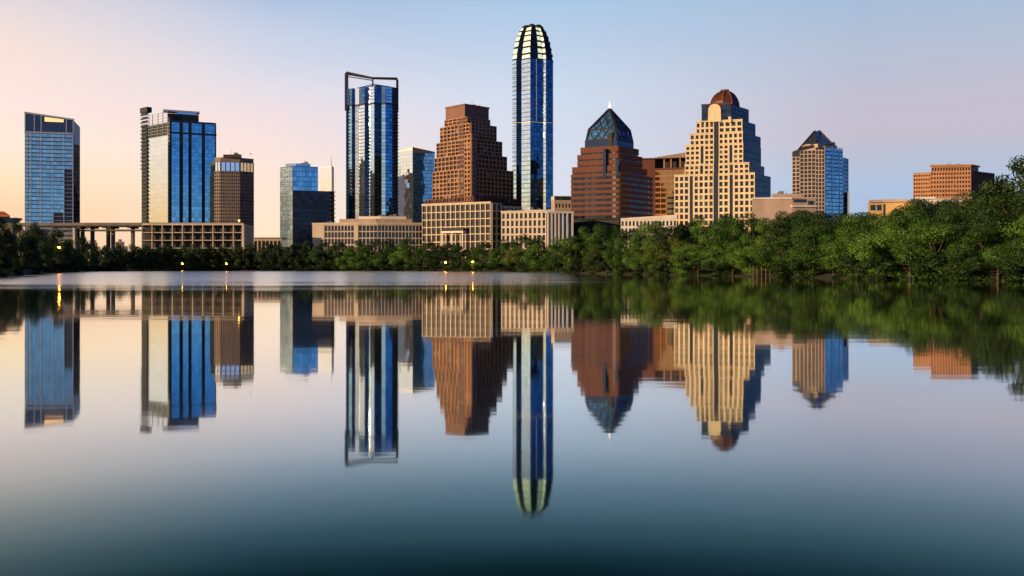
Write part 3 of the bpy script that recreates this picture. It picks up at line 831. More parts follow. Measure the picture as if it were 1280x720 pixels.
# 9 --- tallest round tower
D = 700
segs = [(645.5, 40), (652, -16), (663, 36), (679, -24), (682.5, 36), (691, -36)]
pts = zig(D + 6, 640.5, segs)
b = Thing('round_glass_tower', 'tallest blue glass tower with a tapering floodlit pale green crown', 'skyscraper', (X(666, D), D + 12, GZ))
cx, cy = X(666, D + 13), D + 13
bk = [(X(691.5, D + 13) , D + 13), (X(686, D + 24), D + 24), (X(674, D + 29), D + 29), (X(657, D + 29), D + 29), (X(645, D + 24), D + 24), (X(641, D + 14), D + 14)]
poly = pts + bk
zt = Z(73, D); zr = Z(152.3, D)
glass_core(b, poly, zt, 'dark_blue')
mats9 = ['glass_ice', 'glass_dark', 'glass_ice', 'glass_deep', 'glass_ice', 'glass_deep']  # pale and dark tints repeat each facet's reflection in its colour
for i in range(6):
    f = Face(pts[i], pts[i + 1]); nx = max(1, round(f.L / 2.6))
    m9 = b.mb('curtain_wall', mats9[i], str(i))
    lt = mats9[i] == 'glass_ice'
    curtain(m9, f, .05, f.L - .05, GZ, zr - .5, nx, 30, .08, .5 if lt else .35, .006)
    curtain(b.mb('upper_glass', mats9[i], str(i)), f, .05, f.L - .05, zr + .5, zt - .3, nx, 16, .08, .5 if lt else .35, .006)
    f.box(b.mb('light_band', 'band_glow'), 0, f.L, zr - .22, zr + .22, 0, .4)
    for j in range(1, 46):
        z = GZ + (zt - GZ) * j / 46
        if i in (0, 2, 4): f.box(b.mb('floor_band', 'glass_deep', str(i)), .05, f.L - .05, z - .22, z + .22, 0, .3)
    if i == 3: f.box(b.mb('center_mullion', 'lightband'), f.L * .45, f.L * .45 + .5, zr + 1, zt, 0, .4)
lev = [(73, 1.0), (66, .975), (58, .92), (50, .855), (42.5, .765), (36, .66), (30.5, .52), (27, .38)]
def sca(pl, k): return [(cx + (x - cx) * k, cy + (y - cy) * k) for x, y in pl]
cc = b.mb('crown_core', 'glass_dark')
for (ya, ka), (yb, kb) in zip(lev, lev[1:]):
    za, zb_ = Z(ya, D), Z(yb, D)
    A_ = sca(poly, ka - .03); B_ = sca(poly, kb - .03)
    cc.loft([(x, y, za - .1) for x, y in A_], [(x, y, zb_) for x, y in B_])
    A2, B2_ = sca(poly, ka), sca(poly, kb)
    ring = b.mb('crown_ring', 'dark', str(ya)); Rr = sca(poly, ka + .012)
    ring.loft([(x, y, za - .35) for x, y in Rr], [(x, y, za + .35) for x, y in Rr])
    for i in range(6):
        a0, a1, b0, b1 = A2[i], A2[i + 1], B2_[i], B2_[i + 1]
        def mixp(p, q, t, z): return (p[0] + (q[0] - p[0]) * t, p[1] + (q[1] - p[1]) * t, z)
        lo_, hi_ = 0.2 + rnd.uniform(-.08, .08), 0.86 + rnd.uniform(-.1, .1)
        q4 = []
        for s_, e_ in ((0.04, lo_), (.96, lo_), (.92, hi_), (.08, hi_)):
            pa = mixp(a0, a1, s_, za); pb_ = mixp(b0, b1, s_, zb_)
            q4.append(tuple(pa[k] + (pb_[k] - pa[k]) * e_ for k in range(3)))
        inn = [((x - cx) * .96 + cx, (y - cy) * .96 + cy, z) for x, y, z in q4]
        if i in (0, 2, 4): b.mb('crown_panel', 'crown_glow', f'{ya}{i}').loft(inn, q4)
        if i == 3:
            q5 = [q4[0], q4[1], q4[2], q4[3]]; A5 = Vector(q4[0]).lerp(Vector(q4[1]), .62); B5 = Vector(q4[3]).lerp(Vector(q4[2]), .62)
            q5 = [((x - cx) * 1.012 + cx, (y - cy) * 1.012 + cy, z) for x, y, z in (A5, q4[1], q4[2], B5)]
            b.mb('crown_panel', 'crown_glow', f'{ya}{i}').loft([((x - cx) * .97 + cx, (y - cy) * .97 + cy, z) for x, y, z in q5], q5)
        if i in (1, 3, 5): b.mb('crown_glass', 'glass_dark', f'{ya}{i}').loft(inn, q4)
for i, (px, py) in enumerate(((658, 27.5), (665, 25.5), (673, 26.5))):
    dm = b.mb('crown_cap', 'dark', str(i)); dm.dome((X(px, D + 10), D + 10, Z(31, D)), 3.6, 4.5, Z(py, D) - Z(31, D))
b.done(smooth=('crown_cap',))

# 10 --- cream block with tall colonnade
D = 538
b = Thing('podium_block', 'cream office block with square windows and white colonnade, at foot of the tallest tower', 'office building', (X(668, D), D + 12, GZ))
pts = zig(D + 9, 627, [(683, 18), (716, -12)])
poly = back(pts, 28)
zt = Z(264.5, D)
b.mb('core', 'dark').prism(poly, GZ - 1, zt - .3)
f1, f2 = Face(pts[0], pts[1]), Face(pts[1], pts[2])
facade(b, f1, 0, f1.L, GZ - 1, zt, 10, 7, 1.2, 1.1, .6, 'ivory')
curtain(b.mb('lobby_glass', 'glass_dark'), f2, .1, f2.L, GZ, zt - 2, 8, 6, .2, .3, .008)
for k, px in enumerate((684.5, 689, 693.5, 698, 703, 708.5, 715)):
    u = f2.U(px); f2.box(b.mb('column', 'white_stone', str(k)), u - .5, u + .5, GZ - 1, zt - 1, .3, 1.5)
f2.box(b.mb('colonnade_beam', 'white_stone'), -.2, f2.L + .4, zt - 1.0, zt + .3, -1, 1.7)
f1.box(b.mb('cornice', 'ivory'), -.3, f1.L + .1, zt + .16, zt + .9, -1, .95)
b.mb('penthouse', 'ivory').prism([P(655, D + 10), P(690, D + 8), P(690, D + 22), P(655, D + 22)], zt - .3, Z(261, D))
b.mb('roof', 'roof').prism([(x, y + 1.2) for x, y in poly], zt - .4, zt + .1)
KITS.append((b, P(640, D + 16), zt + .1, 12, 4, 0)); KITS.append((b, P(672, D + 14), Z(261, D), 10, 3, 2))
b.done()

# 11 --- little block with blue top
D = 690
b = Thing('office_block', 'small tan block with a blue glass top storey, squeezed between tallest tower and pink tower', 'office building', (X(702, D), D + 10, GZ))
poly = two(D, 689, 693, 722, 30, -8)
b.mb('wall', 'tan').prism(poly, GZ - 1, Z(250, D))
b.mb('top_storey', 'dark_blue').prism([(x, y + .8) for x, y in poly], Z(250, D) - .1, Z(245.5, D))
f = Face(poly[1], poly[2])
curtain(b.mb('top_glass', 'glass_blue'), f, .3, f.L, Z(249.5, D), Z(245.6, D), 9, 1, .2, .1, .006, -.5)
facade(b, f, .2, f.L, Z(290, D), Z(252, D), 7, 4, 1.2, 2.6, .4, 'tan')
f.box(b.mb('roof_edge', 'white_metal'), -.4, f.L, Z(245.4, D), Z(244.6, D), -3, .4)
b.done()

# 12 --- pink tower with glass pyramid
D = 570
b = Thing('pyramid_tower', 'pink granite tower with horizontal bands, topped by a blue glass pyramid and white beacon', 'skyscraper', (X(765, D), D + 20, GZ))
FL, FR = 24, -50
tiers = [(216, 272, 714, 774.5, 815, 0), (206.5, 216, 715.5, 774, 808, .8), (191, 206.5, 722, 773, 802, 2), (181.5, 191, 726, 772.5, 797.5, 3)]
for i, (yt, yb, l, c, r, sb) in enumerate(tiers):
    poly = two(D + sb, l, c, r, FL, FR)
    z0, z1 = Z(yb, D), Z(yt, D)
    b.mb('core', 'dark').prism(poly, z0 - .6, z1 - .1)
    for k in (0, 1):
        f = Face(poly[k], poly[k + 1])
        st = 3.55
        nrow = max(1, round((z1 - z0) / st)); st = (z1 - z0) / nrow
        frac = .54 if i == 0 else .76
        sp = b.mb('granite_band', 'pink')
        for j in range(nrow):
            zz = z0 + j * st
            f.box(sp, 0, f.L, zz + st * (1 - frac), zz + st - (0.0 if j < nrow - 1 else -.12), -.4, .7)
            curtain(b.mb('ribbon_window', 'win', f'{i}{k}{j}'), f, .1, f.L - .1, zz, zz + st * (1 - frac), 14, 1, .1, .02, .012, .1)
bs = two(D + 2, 716, 774, 812, FL, FR)
b.mb('plinth', 'dark').prism(bs, GZ - 1, Z(271.5, D))
poly = two(D, 714, 774.5, 815, FL, FR); f1 = Face(poly[0], poly[1]); f2 = Face(poly[1], poly[2])
f1.pbox(b.mb('dark_slot', 'glass_dark', 'a'), 754.3, 757.8, 186, 223, -6, .95)
f1.pbox(b.mb('dark_slot', 'glass_dark', 'b'), 770.2, 773.4, 199, 221, -4, .95)
pb = two(D + 4, 731, 771, 792, FL, FR)
zb0, zsh, zap = Z(182, D), Z(158.5, D), Z(137, D)
psh = two(D + 5.5, 736, 770, 787.5, FL, FR)
# the glass crown: low flared skirt, then four pitched faces meeting at the apex
c0 = ((psh[0][0] + psh[2][0]) / 2, (psh[0][1] + psh[2][1]) / 2)
apx = X(762, c0[1])
zap = Z(136, c0[1])
skirt = b.mb('pyramid_skirt', 'glass_dark'); skirt.loft([(x, y, zb0 - .3) for x, y in pb], [(x, y, zb0 + 5.2) for x, y in pb])
base = [(x, y, zb0 + 5.0) for x, y in two(D + 4.3, 733, 771, 790.5, FL, FR)]
top = (apx, c0[1], zap)
gp = b.mb('pyramid_glass', 'glass_pyr'); lat = b.mb('pyramid_lattice', 'dark')
sh = [(x, y, zsh) for x, y in psh]
for k in range(4):
    a, c = Vector(base[k]), Vector(base[(k + 1) % 4]); a2, c2 = Vector(sh[k]), Vector(sh[(k + 1) % 4]); T = Vector(top)
    # panes: subdivide lower trapezoid and upper triangle into small facets with a slight tilt each
    n = 5
    def pane(pts_):
        pts_ = [Vector(p) for p in pts_]; nrm = (pts_[1] - pts_[0]).cross(pts_[2] - pts_[0]).normalized()
        j = [rnd.gauss(0, .07) for _ in pts_]
        gp.add([p + nrm * q_ for p, q_ in zip(pts_, j)], [tuple(range(len(pts_)))])
    for i in range(n):
        for (q0, q1, q2, q3, t0, t1) in ((a, c, c2, a2, 0, .5), (a, c, c2, a2, .5, 1)):
            def bl(s, t): return (a.lerp(c, s)).lerp(a2.lerp(c2, s), t)
            pane([bl(i / n, t0), bl((i + 1) / n, t0), bl((i + 1) / n, t1), bl(i / n, t1)])
    for i in range(n):
        s0, s1 = i / n, (i + 1) / n
        for t0, t1 in ((0, .25), (.25, .5), (.5, .75), (.75, 1)):
            def bt(s, t): return a2.lerp(c2, s).lerp(T, t)
            if t1 == 1: pane([bt(s0, t0), bt(s1, t0), T])
            else: pane([bt(s0, t0), bt(s1, t0), bt(s1, t1), bt(s0, t1)])
    for s in (.25, .5, .75):
        lat.beam(a2.lerp(c2, s), a2.lerp(T, s), .6); lat.beam(a2.lerp(c2, s), c2.lerp(T, 1 - s), .6)
        lat.beam(a.lerp(c, s), a2.lerp(c2, s - .25), .7); lat.beam(a.lerp(c, s), a2.lerp(c2, s + .25), .7)
    lat.beam(a2, T, 1.5); lat.beam(a, a2, 1.3); lat.beam(a2, c2, .9); lat.beam(a, c, 1.2)
f = Face(pb[0], pb[1])
f.pbox(b.mb('pyramid_spine', 'dark'), 760.3, 765.6, 166, 189, -4, .8)
bea = b.mb('beacon', 'white_glow'); bea.tube([(top[0], top[1], zap - 1.5), (top[0], top[1], zap + 1.2), (top[0], top[1], Z(129.5, c0[1])), (top[0], top[1], Z(126.5, c0[1]))], [1.1, .8, .4, .15], 8)
b.done()

# 13 --- brown curved wing with bronze glass
D = 640
b = Thing('office_wing', 'dark brown office wing with bronze glass and deep roof recess, between pyramid and cream towers', 'office building', (X(828, D), D + 12, GZ))
pts = zig(D + 4, 796, [(816, 8), (862, 16)])
poly = back(pts, 25)
zt = Z(213, D)
b.mb('core', 'brown_top').prism(poly, GZ - 1, zt)
f1, f2 = Face(pts[0], pts[1]), Face(pts[1], pts[2])
f1.box(b.mb('end_wall', 'pink'), 0, f1.L + 1.5, GZ - 1, Z(199, D), -5, .8)
facade(b, f2, 1.6, f2.L, Z(275, D), zt, 6, 9, .5, 1.3, .5, 'brown', 'wall', 'win_gold')
b.mb('recess_floor', 'dark').prism([(x, y + 6) for x, y in poly], zt, Z(200, D))
for k, px in enumerate((830, 838.5, 850)):
    u = f2.U(px); f2.box(b.mb('recess_column', 'brown', str(k)), u - .5, u + .5, zt, Z(198, D), -2, -.8)
f2.box(b.mb('parapet', 'pink'), 1.7, f2.L, zt + .2, zt + 1.6, -.6, .8)
b.mb('roof_slab', 'grey_brown').loft([(x, y - 1.5, Z(198, D)) for x, y in poly], [(x, y - 1.5, Z(197, D) + (3.5 if i in (2, 3) else 0)) for i, (x, y) in enumerate(poly)])
b.done('win_gold')

# 14 --- low white block
D = 545
b = Thing('low_white_block', 'low white block with small punched windows at the foot of the cream tower', 'office building', (X(812, D), D + 8, GZ))
pts = zig(D + 6, 776, [(846, 9)])
poly = back(pts, 20)
f = Face(pts[0], pts[1])
z0_, z1_ = f.z(776, 274), f.z(846, 269)
b.mb('core', 'dark').prism(poly, GZ - 1, z0_ - 1)
facade(b, f, 0, f.L, GZ - 1, z0_ - .4, 15, 6, 1.0, 1.5, .5, 'white_stone')
f.box(b.mb('parapet', 'white_stone'), -.2, f.L + .2, z0_ - .2, z0_ + .5, -1, .7, None, z1_ + .4)
b.done()

# 15 --- cream tower with copper dome
D = 560
b = Thing('domed_tower', 'cream stepped tower with a copper dome on top, sunlit beside the brown wing', 'skyscraper', (X(900, D), D + 20, GZ))
FL, FR = 17, -50
tiers = [  # yt, yb, l, recess, c, r, setback, rows
    (148.5, 164, 870, (892.5, 898.5), 928, 944, 6, 2),
    (164, 179, 862.5, (892.5, 898.5), 928.5, 950.5, 4.5, 2),
    (179, 204, 857, (892.5, 898.5), 929, 951, 3, 4),
    (204, 217, 856, (892.3, 898.3), 936.5, 955, 1.5, 2),
    (217, 300, 843, (892.0, 898.0), 943.5, 963, 0, 14)]
for i, (yt, yb, l, rec, c, r, sb, rows) in enumerate(tiers):
    poly = two(D + sb, l, c, r, FL, FR)
    z0, z1 = Z(yb, D), Z(yt, D)
    if i == len(tiers) - 1: z0 = GZ - 1
    b.mb('core', 'cream').prism(poly, z0 - .6, z1 - .1)
    f1, f2 = Face(poly[0], poly[1]), Face(poly[1], poly[2])
    ua, ub = f1.U(rec[0]), f1.U(rec[1])
    n1 = max(2, round(ua / 3.1)); n2 = max(2, round((f1.L - ub) / 3.3))
    facade(b, f1, 0, ua, z0, z1, n1, rows, 1.1, 1.2, .55, 'cream', strip=[q for q in range(n1) if q % 5 == 3 and i > 1])
    facade(b, f1, ub, f1.L, z0, z1, n2, rows, 1.15, 1.2, .75, 'cream', strip=[q for q in range(n2) if q % 5 == 2 and i > 1])
    f1.box(b.mb('recess_shade_panel', 'win', str(i)), ua - .1, ub + .1, z0, z1 - .15, -.3, .25)  # shade of the deep central recess given by a dark glass tone
    # dark glazed flank
    fl = b.mb('flank_glass', 'glass_flank', str(i))
    f2.box(b.mb('flank_core', 'dark', str(i)), .3, f2.L - .1, z0, z1 - .3, -.3, .25)
    curtain(fl, f2, .4, f2.L - .2, z0, z1 - .3, max(3, int(f2.L / 3.2)), max(1, int((z1 - z0) / 3.6)), .18, .35, .012, .33)
    f1.box(b.mb('cornice', 'cream'), -.25, ua, z1 + .17, z1 + .75, -.7, .85); f1.box(b.mb('cornice', 'cream'), ub, f1.L + .1, z1 + .17, z1 + .75, -.7, 1.05)
# bay rising on the right half of the front
pt_ = two(D + 7.5, 877, 914, 936, FL, FR)
zl0, zl1 = Z(149, D), Z(127.5, D)
b.mb('lantern_core', 'dark').prism(pt_, zl0 - .5, zl1)
f1, f2 = Face(pt_[0], pt_[1]), Face(pt_[1], pt_[2])
curtain(b.mb('lantern_glass', 'glass_dark'), f1, .2, f1.L - .2, zl0 + .3, zl1 - .2, 6, 4, .2, .4, .01)
curtain(b.mb('lantern_glass', 'glass_flank', 'r'), f2, .2, f2.L - .2, zl0 + .3, zl1 - .2, 5, 4, .2, .4, .01)
pan = b.mb('arched_panel', 'cream')
ua, ub = f1.U(885), f1.U(901.5); um = (ua + ub) / 2
arch = [(ua, zl0), (ub, zl0)] + [(um + (ub - ua) / 2 * math.cos(t) * .93, zl1 - 2.8 + 3.4 * math.sin(t)) for t in [math.pi * q / 8 for q in range(9)]]
pan.loft([f1.pt(u_, z_, -.2) for u_, z_ in arch], [f1.pt(u_, z_, 1.0) for u_, z_ in arch])
f1.box(b.mb('bay_pier', 'cream'), f1.U(910.5), f1.L, zl0 - 1, Z(143.5, D), -.4, 1.4)
f1.box(b.mb('lantern_ring', 'copper'), -.2, f1.L + .2, zl1 - .2, zl1 + .9, -8, .6)
cxx = (pt_[0][0] + pt_[2][0]) / 2 - .5; cyy = (pt_[0][1] + pt_[2][1]) / 2
rw = X(921.5, cyy) - X(903.5, cyy)
dm = b.mb('dome', 'copper'); dm.dome((cxx, cyy, zl1 + .5), rw, rw * .9, Z(114.6, cyy) - zl1 - .5, 10, 5)
rb = b.mb('dome_ribs', 'brown_top')
for q in range(10):
    t = 2 * math.pi * q / 10
    pp = [(cxx + rw * 1.01 * math.cos(a) * math.cos(t), cyy + rw * .9 * 1.01 * math.cos(a) * math.sin(t), zl1 + .5 + (Z(114, cyy) - zl1 - .5) * 1.01 * math.sin(a)) for a in [math.pi / 2 * h / 6 for h in range(7)]]
    rb.tube(pp, [.35] * 7, 4)
dm.prism([(cxx + 3 * math.cos(2 * math.pi * q / 8), cyy + 3 * math.sin(2 * math.pi * q / 8)) for q in range(8)], Z(115, cyy), Z(112.6, cyy))
b.done()

# 16 --- low tan buildings
D = 536
b = Thing('low_block', 'low tan concrete block with few windows, between cream domed tower and gabled tower', 'office building', (X(985, D), D + 10, GZ))
pts = zig(D, 940, [(990, 4), (1020, -8)])
poly = back(pts, 22)
zt = Z(247.5, D)
b.mb('wall', 'tan').prism(poly, GZ - 1, zt)
f1, f2 = Face(pts[0], pts[1]), Face(pts[1], pts[2])
b.mb('upper_wall', 'tan').prism([P(965, D + 4), P(1003, D + 4), P(1003, D + 15), P(965, D + 15)], zt - .1, Z(241.5, D))
f2.pbox(b.mb('window', 'win', 'a'), 992, 1008, 249, 253, -.2, .15)
f2.pbox(b.mb('window', 'win', 'b'), 1010, 1017, 251, 256, -.2, .15)
f2.box(b.mb('ledge', 'white_stone'), -.5, f2.L, Z(259, D), Z(257, D), -.3, 1.2)
f1.box(b.mb('cornice', 'white_stone'), 0, f1.L, zt - .8, zt + .3, -1, .5)
KITS.append((b, P(984, D + 8), Z(241.5, D), 10, 3, 3))
b.done()

# 17 --- gabled tower
D = 790
b = Thing('gabled_tower', 'tower with two pointed gables, tan balconies on the left and blue glass on the right', 'skyscraper', (X(1025, D), D + 15, GZ))
pts = zig(D + 10, 990.5, [(1000, 30), (1019.5, 18), (1031, 10), (1053.5, -28), (1060, -50)])
poly = back(pts, 22)
F_ = [Face(pts[i], pts[i + 1]) for i in range(5)]
ztops = [Z(195, D), Z(187, D), Z(183, D), Z(183, D), Z(195, D)]
low = ztops[0]
b.mb('core', 'dark').prism(poly, GZ - 1, low - .3)
b.mb('upper_core', 'dark').prism([pts[1], pts[2], pts[3], pts[4], (pts[4][0], pts[4][1] + 22), (pts[1][0], pts[1][1] + 22)], low - .5, Z(184, D) - .3)
for i, (nx, mt) in enumerate(((2, 'tan'), (4, 'tan'), (3, 'tan'), (5, 'white_metal'), (3, 'white_metal'))):
    nz = round((ztops[i] - GZ) / 3.5)
    if i < 3: facade(b, F_[i], 0, F_[i].L, GZ - 1, ztops[i], nx, nz, .7, .8, .7, mt)
    else:
        curtain(b.mb('curtain_wall', 'glass_blue' if i == 3 else 'glass_deep', str(i)), F_[i], .1, F_[i].L - .1, GZ, ztops[i] - .5, nx * 2, nz, .1, .9, .008)
        for j in range(nz + 1):
            z = GZ + (ztops[i] - GZ) * j / nz
            F_[i].box(b.mb('floor_band', 'white_metal', str(i)), 0, F_[i].L, z - .2, z + .2, 0, .35)
        for k in range(0, nx + 1, 2 if i == 3 else 3):
            u = F_[i].L * k / nx; F_[i].box(b.mb('mullion', 'white_metal', f'{i}{k}'), max(u - .45, 0), min(u + .45, F_[i].L), GZ, ztops[i], 0, .5)
f = F_[1]
gb = b.mb('gable_wall', 'tan')
ar = [(-.2, 0), (f.L + .2, 0)] + [(f.L / 2 + (f.L / 2 + .2) * math.cos(math.pi * q / 8), 5.5 * math.sin(math.pi * q / 8)) for q in range(9)]
gb.loft([f.pt(u_, ztops[1] + z_, -.8) for u_, z_ in ar], [f.pt(u_, ztops[1] + z_, .6) for u_, z_ in ar])
ri = b.mb('gable_roof', 'glass_grey'); rd = b.mb('roof_frame', 'dark')
def rp_(px, py, dd): return Vector((X(px, D + dd), D + dd, Z(py, D + dd)))
a1, a2 = rp_(1018, 164, 11), rp_(1024.5, 163.5, 13)
bl_, bm_, br_ = rp_(998, 187, 5), rp_(1021, 182, 1), rp_(1041, 180, 5)
bbl, bbr = rp_(1000, 186, 24), rp_(1041, 181, 24); ab = rp_(1021, 165, 22)
for tri in ((bl_, bm_, a1), (bm_, br_, a2), (bl_, a1, ab, bbl), (br_, bbr, ab, a2), (a1, bm_, a2), (a1, a2, ab), (bbl, ab, bbr), (bl_, bbl, bbr, br_, bm_)):
    ri.add(tri, [tuple(range(len(tri)))])
for p_, q_ in ((bl_, a1), (a1, bm_), (bm_, a2), (a2, br_), (a1, ab), (a2, ab), (bl_, bm_), (bm_, br_)): rd.beam(p_, q_, 1.1)
for s in (.33, .66): rd.beam(bl_.lerp(bm_, s), a1, .5); rd.beam(bm_.lerp(br_, s), a2, .5)
F_[3].box(b.mb('roof_parapet', 'tan'), -8, F_[3].L * .7, Z(184, D) - .4, Z(180, D), -6, -.5)
b.mb('roof_plant', 'tan').prism([P(1038, D + 8), P(1044, D + 8), P(1044, D + 13), P(1038, D + 13)], Z(181, D), Z(176, D))
sl = zig(D + 14, 1059, [(1062, -10)])
b.mb('side_strip', 'white_metal').prism(back(sl, 6), GZ - 1, Z(239, D))
b.done()

# 18 --- right brown office
D = 480
b = Thing('hilltop_office', 'orange brown office building with five rows of windows, standing apart above trees at right', 'office building', (X(1195, D), D + 15, GZ))
pts = zig(D + 9, 1141.5, [(1163, 24), (1213, 12), (1242, -34)])
poly = back(pts, 26)
zt = Z(213.5, D); zb_ = GZ - 1
b.mb('core', 'grey_brown').prism(poly, zb_, zt - .2)
F_ = [Face(pts[i], pts[i + 1]) for i in range(3)]
for i, (nx, y_) in enumerate(((7, 220), (14, 213.5), (9, 213.5))):
    facade(b, F_[i], 0, F_[i].L, Z(246, D), zt if i else zt - .8, nx, 6, .42, 1.15, .6, 'orange_brick' if i < 2 else 'pink')  # third face is the shaded side: shade put into a darker wall colour
top_ = [P(1164, D + 5), P(1213, D + 2.5), P(1223, D + 10), P(1223, D + 22), P(1164, D + 22)]
b.mb('penthouse_core', 'grey_brown').prism(top_, zt - .3, Z(207, D))
f = Face(top_[0], top_[1]); facade(b, f, 0, f.L, zt, Z(207, D), 14, 1, .42, 1.0, .5, 'orange_brick')
for i in range(2):
    ff = Face(top_[i], top_[i + 1]); ff.box(b.mb('cornice', 'orange_brick', str(i)), -.4, ff.L + .3, Z(207, D) + .16, Z(204.8, D), -1.5, .9)
F_[1].box(b.mb('base_wall', 'tan'), -1, F_[1].L + 1, zb_, Z(246.3, D), -.3, .5)
KITS.append((b, P(1190, D + 10), Z(207, D), 14, 4, 4))
b.done()

# 19 --- low yellow house by the trees
D = 330
b = Thing('low_house', 'low flat building with sunlit yellow wall and tan roof, half hidden by trees', 'building', (X(1115, D), D + 8, 4.5))
pts = zig(D + 3, 1085, [(1103, 5), (1137, 20), (1150, -20)])
poly = back(pts, 14)
zt = Z(252.5, D)
b.mb('wall', 'yellow').prism(poly, 3.5, zt)
F_ = [Face(pts[i], pts[i + 1]) for i in range(3)]
b.mb('roof', 'tan').prism([(x, y - .8) for x, y in poly[:4]] + [(x, y + .5) for x, y in poly[4:]], zt, zt + 1.0)
F_[0].pbox(b.mb('window', 'win', 'a'), 1088, 1094, 256, 263, -.2, .12)
F_[0].pbox(b.mb('window', 'win', 'b'), 1096, 1101.5, 256, 263, -.2, .12)
F_[1].pbox(b.mb('doorway', 'dark'), 1104, 1106.5, 255, 272, -.2, .15)
b.mb('upper_roof', 'orange_brick').prism([P(1106, D + 2), P(1124, D + 1), P(1124, D + 10), P(1106, D + 10)], zt + .9, Z(248.6, D))
b.done()
D = 345
b = Thing('white_hall', 'long low white building with a stepped roof line beneath the orange brown office', 'building', (X(1165, D), D + 8, 4.5))
pts = zig(D, 1143, [(1169, 6), (1200, -5)])
poly = back(pts, 12)
b.mb('wall', 'white_stone').prism(poly, 3.5, Z(249.5, D))
b.mb('upper_wall', 'white_stone').prism([P(1144, D + 2), P(1169.5, D + 1), P(1169.5, D + 9), P(1144, D + 9)], Z(250, D), Z(245.5, D))
f = Face(pts[1], pts[2]); facade(b, f, .3, f.L, Z(262, D), Z(250, D), 5, 1, .9, 1.2, .3, 'white_stone')
f = Face(pts[0], pts[1]); f.box(b.mb('parapet', 'white_stone'), -.3, f.L + .2, Z(249.4, D), Z(248.6, D), -.6, .5)
b.done()

# 20 --- elevated road, parking structure and low hall on the left
D = 600
b = Thing('elevated_road', 'long dark elevated road deck on concrete piers crossing the gap at left', 'viaduct', (X(110, D), D + 6, 3))
pts = zig(D + 6, 26, [(177, 1.5)])
f = Face(pts[0], pts[1])
zd = Z(282.5, D)
f.box(b.mb('deck', 'deck'), 0, f.L + 1.5, zd, Z(279.4, D), -14, .6)
f.box(b.mb('edge_beam', 'concrete'), -.2, f.L + 1.6, zd + .5, Z(278, D), .62, 1.1)
for k, px in enumerate((97, 109.5, 129.5, 135.5, 160.5)):
    u = f.U(px)
    f.box(b.mb('pier', 'deck', str(k)), u - .9, u + .9, 2, zd, -8, -5.5)
    f.box(b.mb('pier_cap', 'deck', str(k)), u - 1.3, u + 1.3, zd - 1.2, zd - .02, -13, -.6)
f.box(b.mb('lower_deck', 'deck'), f.U(97), f.L, Z(288.2, D), Z(286.3, D), -10, -2)
b.done()
b = Thing('low_hall', 'low dark hall with pale ledges tucked under the left end of the elevated road', 'building', (X(65, D), D + 2, 3))
pts = zig(D - 3, 33, [(94, 2)])
f = Face(pts[0], pts[1]); poly = back(pts, 9)
b.mb('wall', 'concrete').prism(poly, 2, Z(285.2, D))
curtain(b.mb('glass_wall', 'glass_dark'), f, .5, f.L - .5, Z(303, D), Z(286, D), 8, 3, .6, 1.2, .01)
for k, y_ in enumerate((286.5, 292.5, 298.5)): f.box(b.mb('ledge', 'concrete', str(k)), f.U(60) if k else 0, f.L + .2, Z(y_ + 1, D), Z(y_, D), -.3, .9)
f.box(b.mb('end_pier', 'podium'), f.L - 1.2, f.L + .3, 2, Z(285.5, D), -2, 1.0)
b.done()
b = Thing('parking_structure', 'open concrete parking structure with five gridded levels below the two left-hand towers', 'parking garage', (X(240, D), D + 12, 3))
pts = zig(D, 177.5, [(304.5, 1.0)])
f = Face(pts[0], pts[1]); poly = back(pts, 30)
zt = Z(281, D)
b.mb('inner_core', 'dark').prism([(x, y + 5) for x, y in poly], 2, zt - .3)
for k in range(6):
    z = 4.5 + (zt - 4.5) * k / 5
    b.mb('floor_slab', 'podium', str(k)).prism([(x, y - .1) for x, y in poly], z - .22, z + (.26 if k < 5 else .9))
for k in range(11):
    u = f.L * k / 10
    f.box(b.mb('column', 'podium', str(k)), max(u - .28, .02), min(u + .28, f.L - .02), 2, zt - .3, -1.0, .35)
f.box(b.mb('end_wall', 'podium'), f.L - 1.2, f.L + .5, 2, zt + .4, -20, .5)
f.box(b.mb('roof_rail', 'concrete'), 0, f.L, zt + .92, zt + 1.5, -.5, -.2)
b.done()
t = Thing('roof_lamp', 'glowing orange floodlight on the roof at right end of the parking structure', 'lamp', (X(297, D), D + 3, zt + .9))
t.mb('post', 'dark').tube([(X(297, D), D + 3, zt + .9), (X(297, D), D + 3, zt + 2.6)], [.12, .1], 6)
t.mb('lamp_head', 'lamp_glow').ball((X(297, D), D + 3, zt + 2.9), .55)
t.done()

# 21 --- left edge
D = 330
b = Thing('low_house', 'low house with an orange terracotta roof at the extreme left edge above the trees', 'house', (X(0, D), D + 5, 4))
poly = [P(-40, D), P(9, D), P(9, D + 10), P(-40, D + 10)]
b.mb('wall', 'tan').prism(poly, 3, Z(271, D))
rf = b.mb('roof', 'orange_roof')
e0 = [P(-44, D - 1.5), P(12.5, D - 1.5), P(12.5, D + 12), P(-44, D + 12)]; r0 = [P(-30, D + 4), P(5, D + 4), P(5, D + 6), P(-30, D + 6)]
rf.loft([(x, y, Z(271, D)) for x, y in e0], [(x, y, Z(271, D) + .5) for x, y in e0])
rf.loft([(x, y, Z(271, D) + .48) for x, y in e0], [(x, y, Z(263.5, D)) for x, y in r0])
Face(poly[0], poly[1]).pbox(b.mb('window', 'win'), -6, 4, 273, 277, -.2, .1)
b.done()
D = 300
b = Thing('low_pavilion', 'long low grey metal roofed pavilion under the orange roofed house at far left', 'pavilion', (X(5, D), D + 5, 4))
pl = [P(-45, D), P(14, D), P(20, D + 3), P(20, D + 12), P(-45, D + 12)]
b.mb('wall', 'concrete').prism([(x, y + .6) for x, y in pl], 3, Z(278, D))
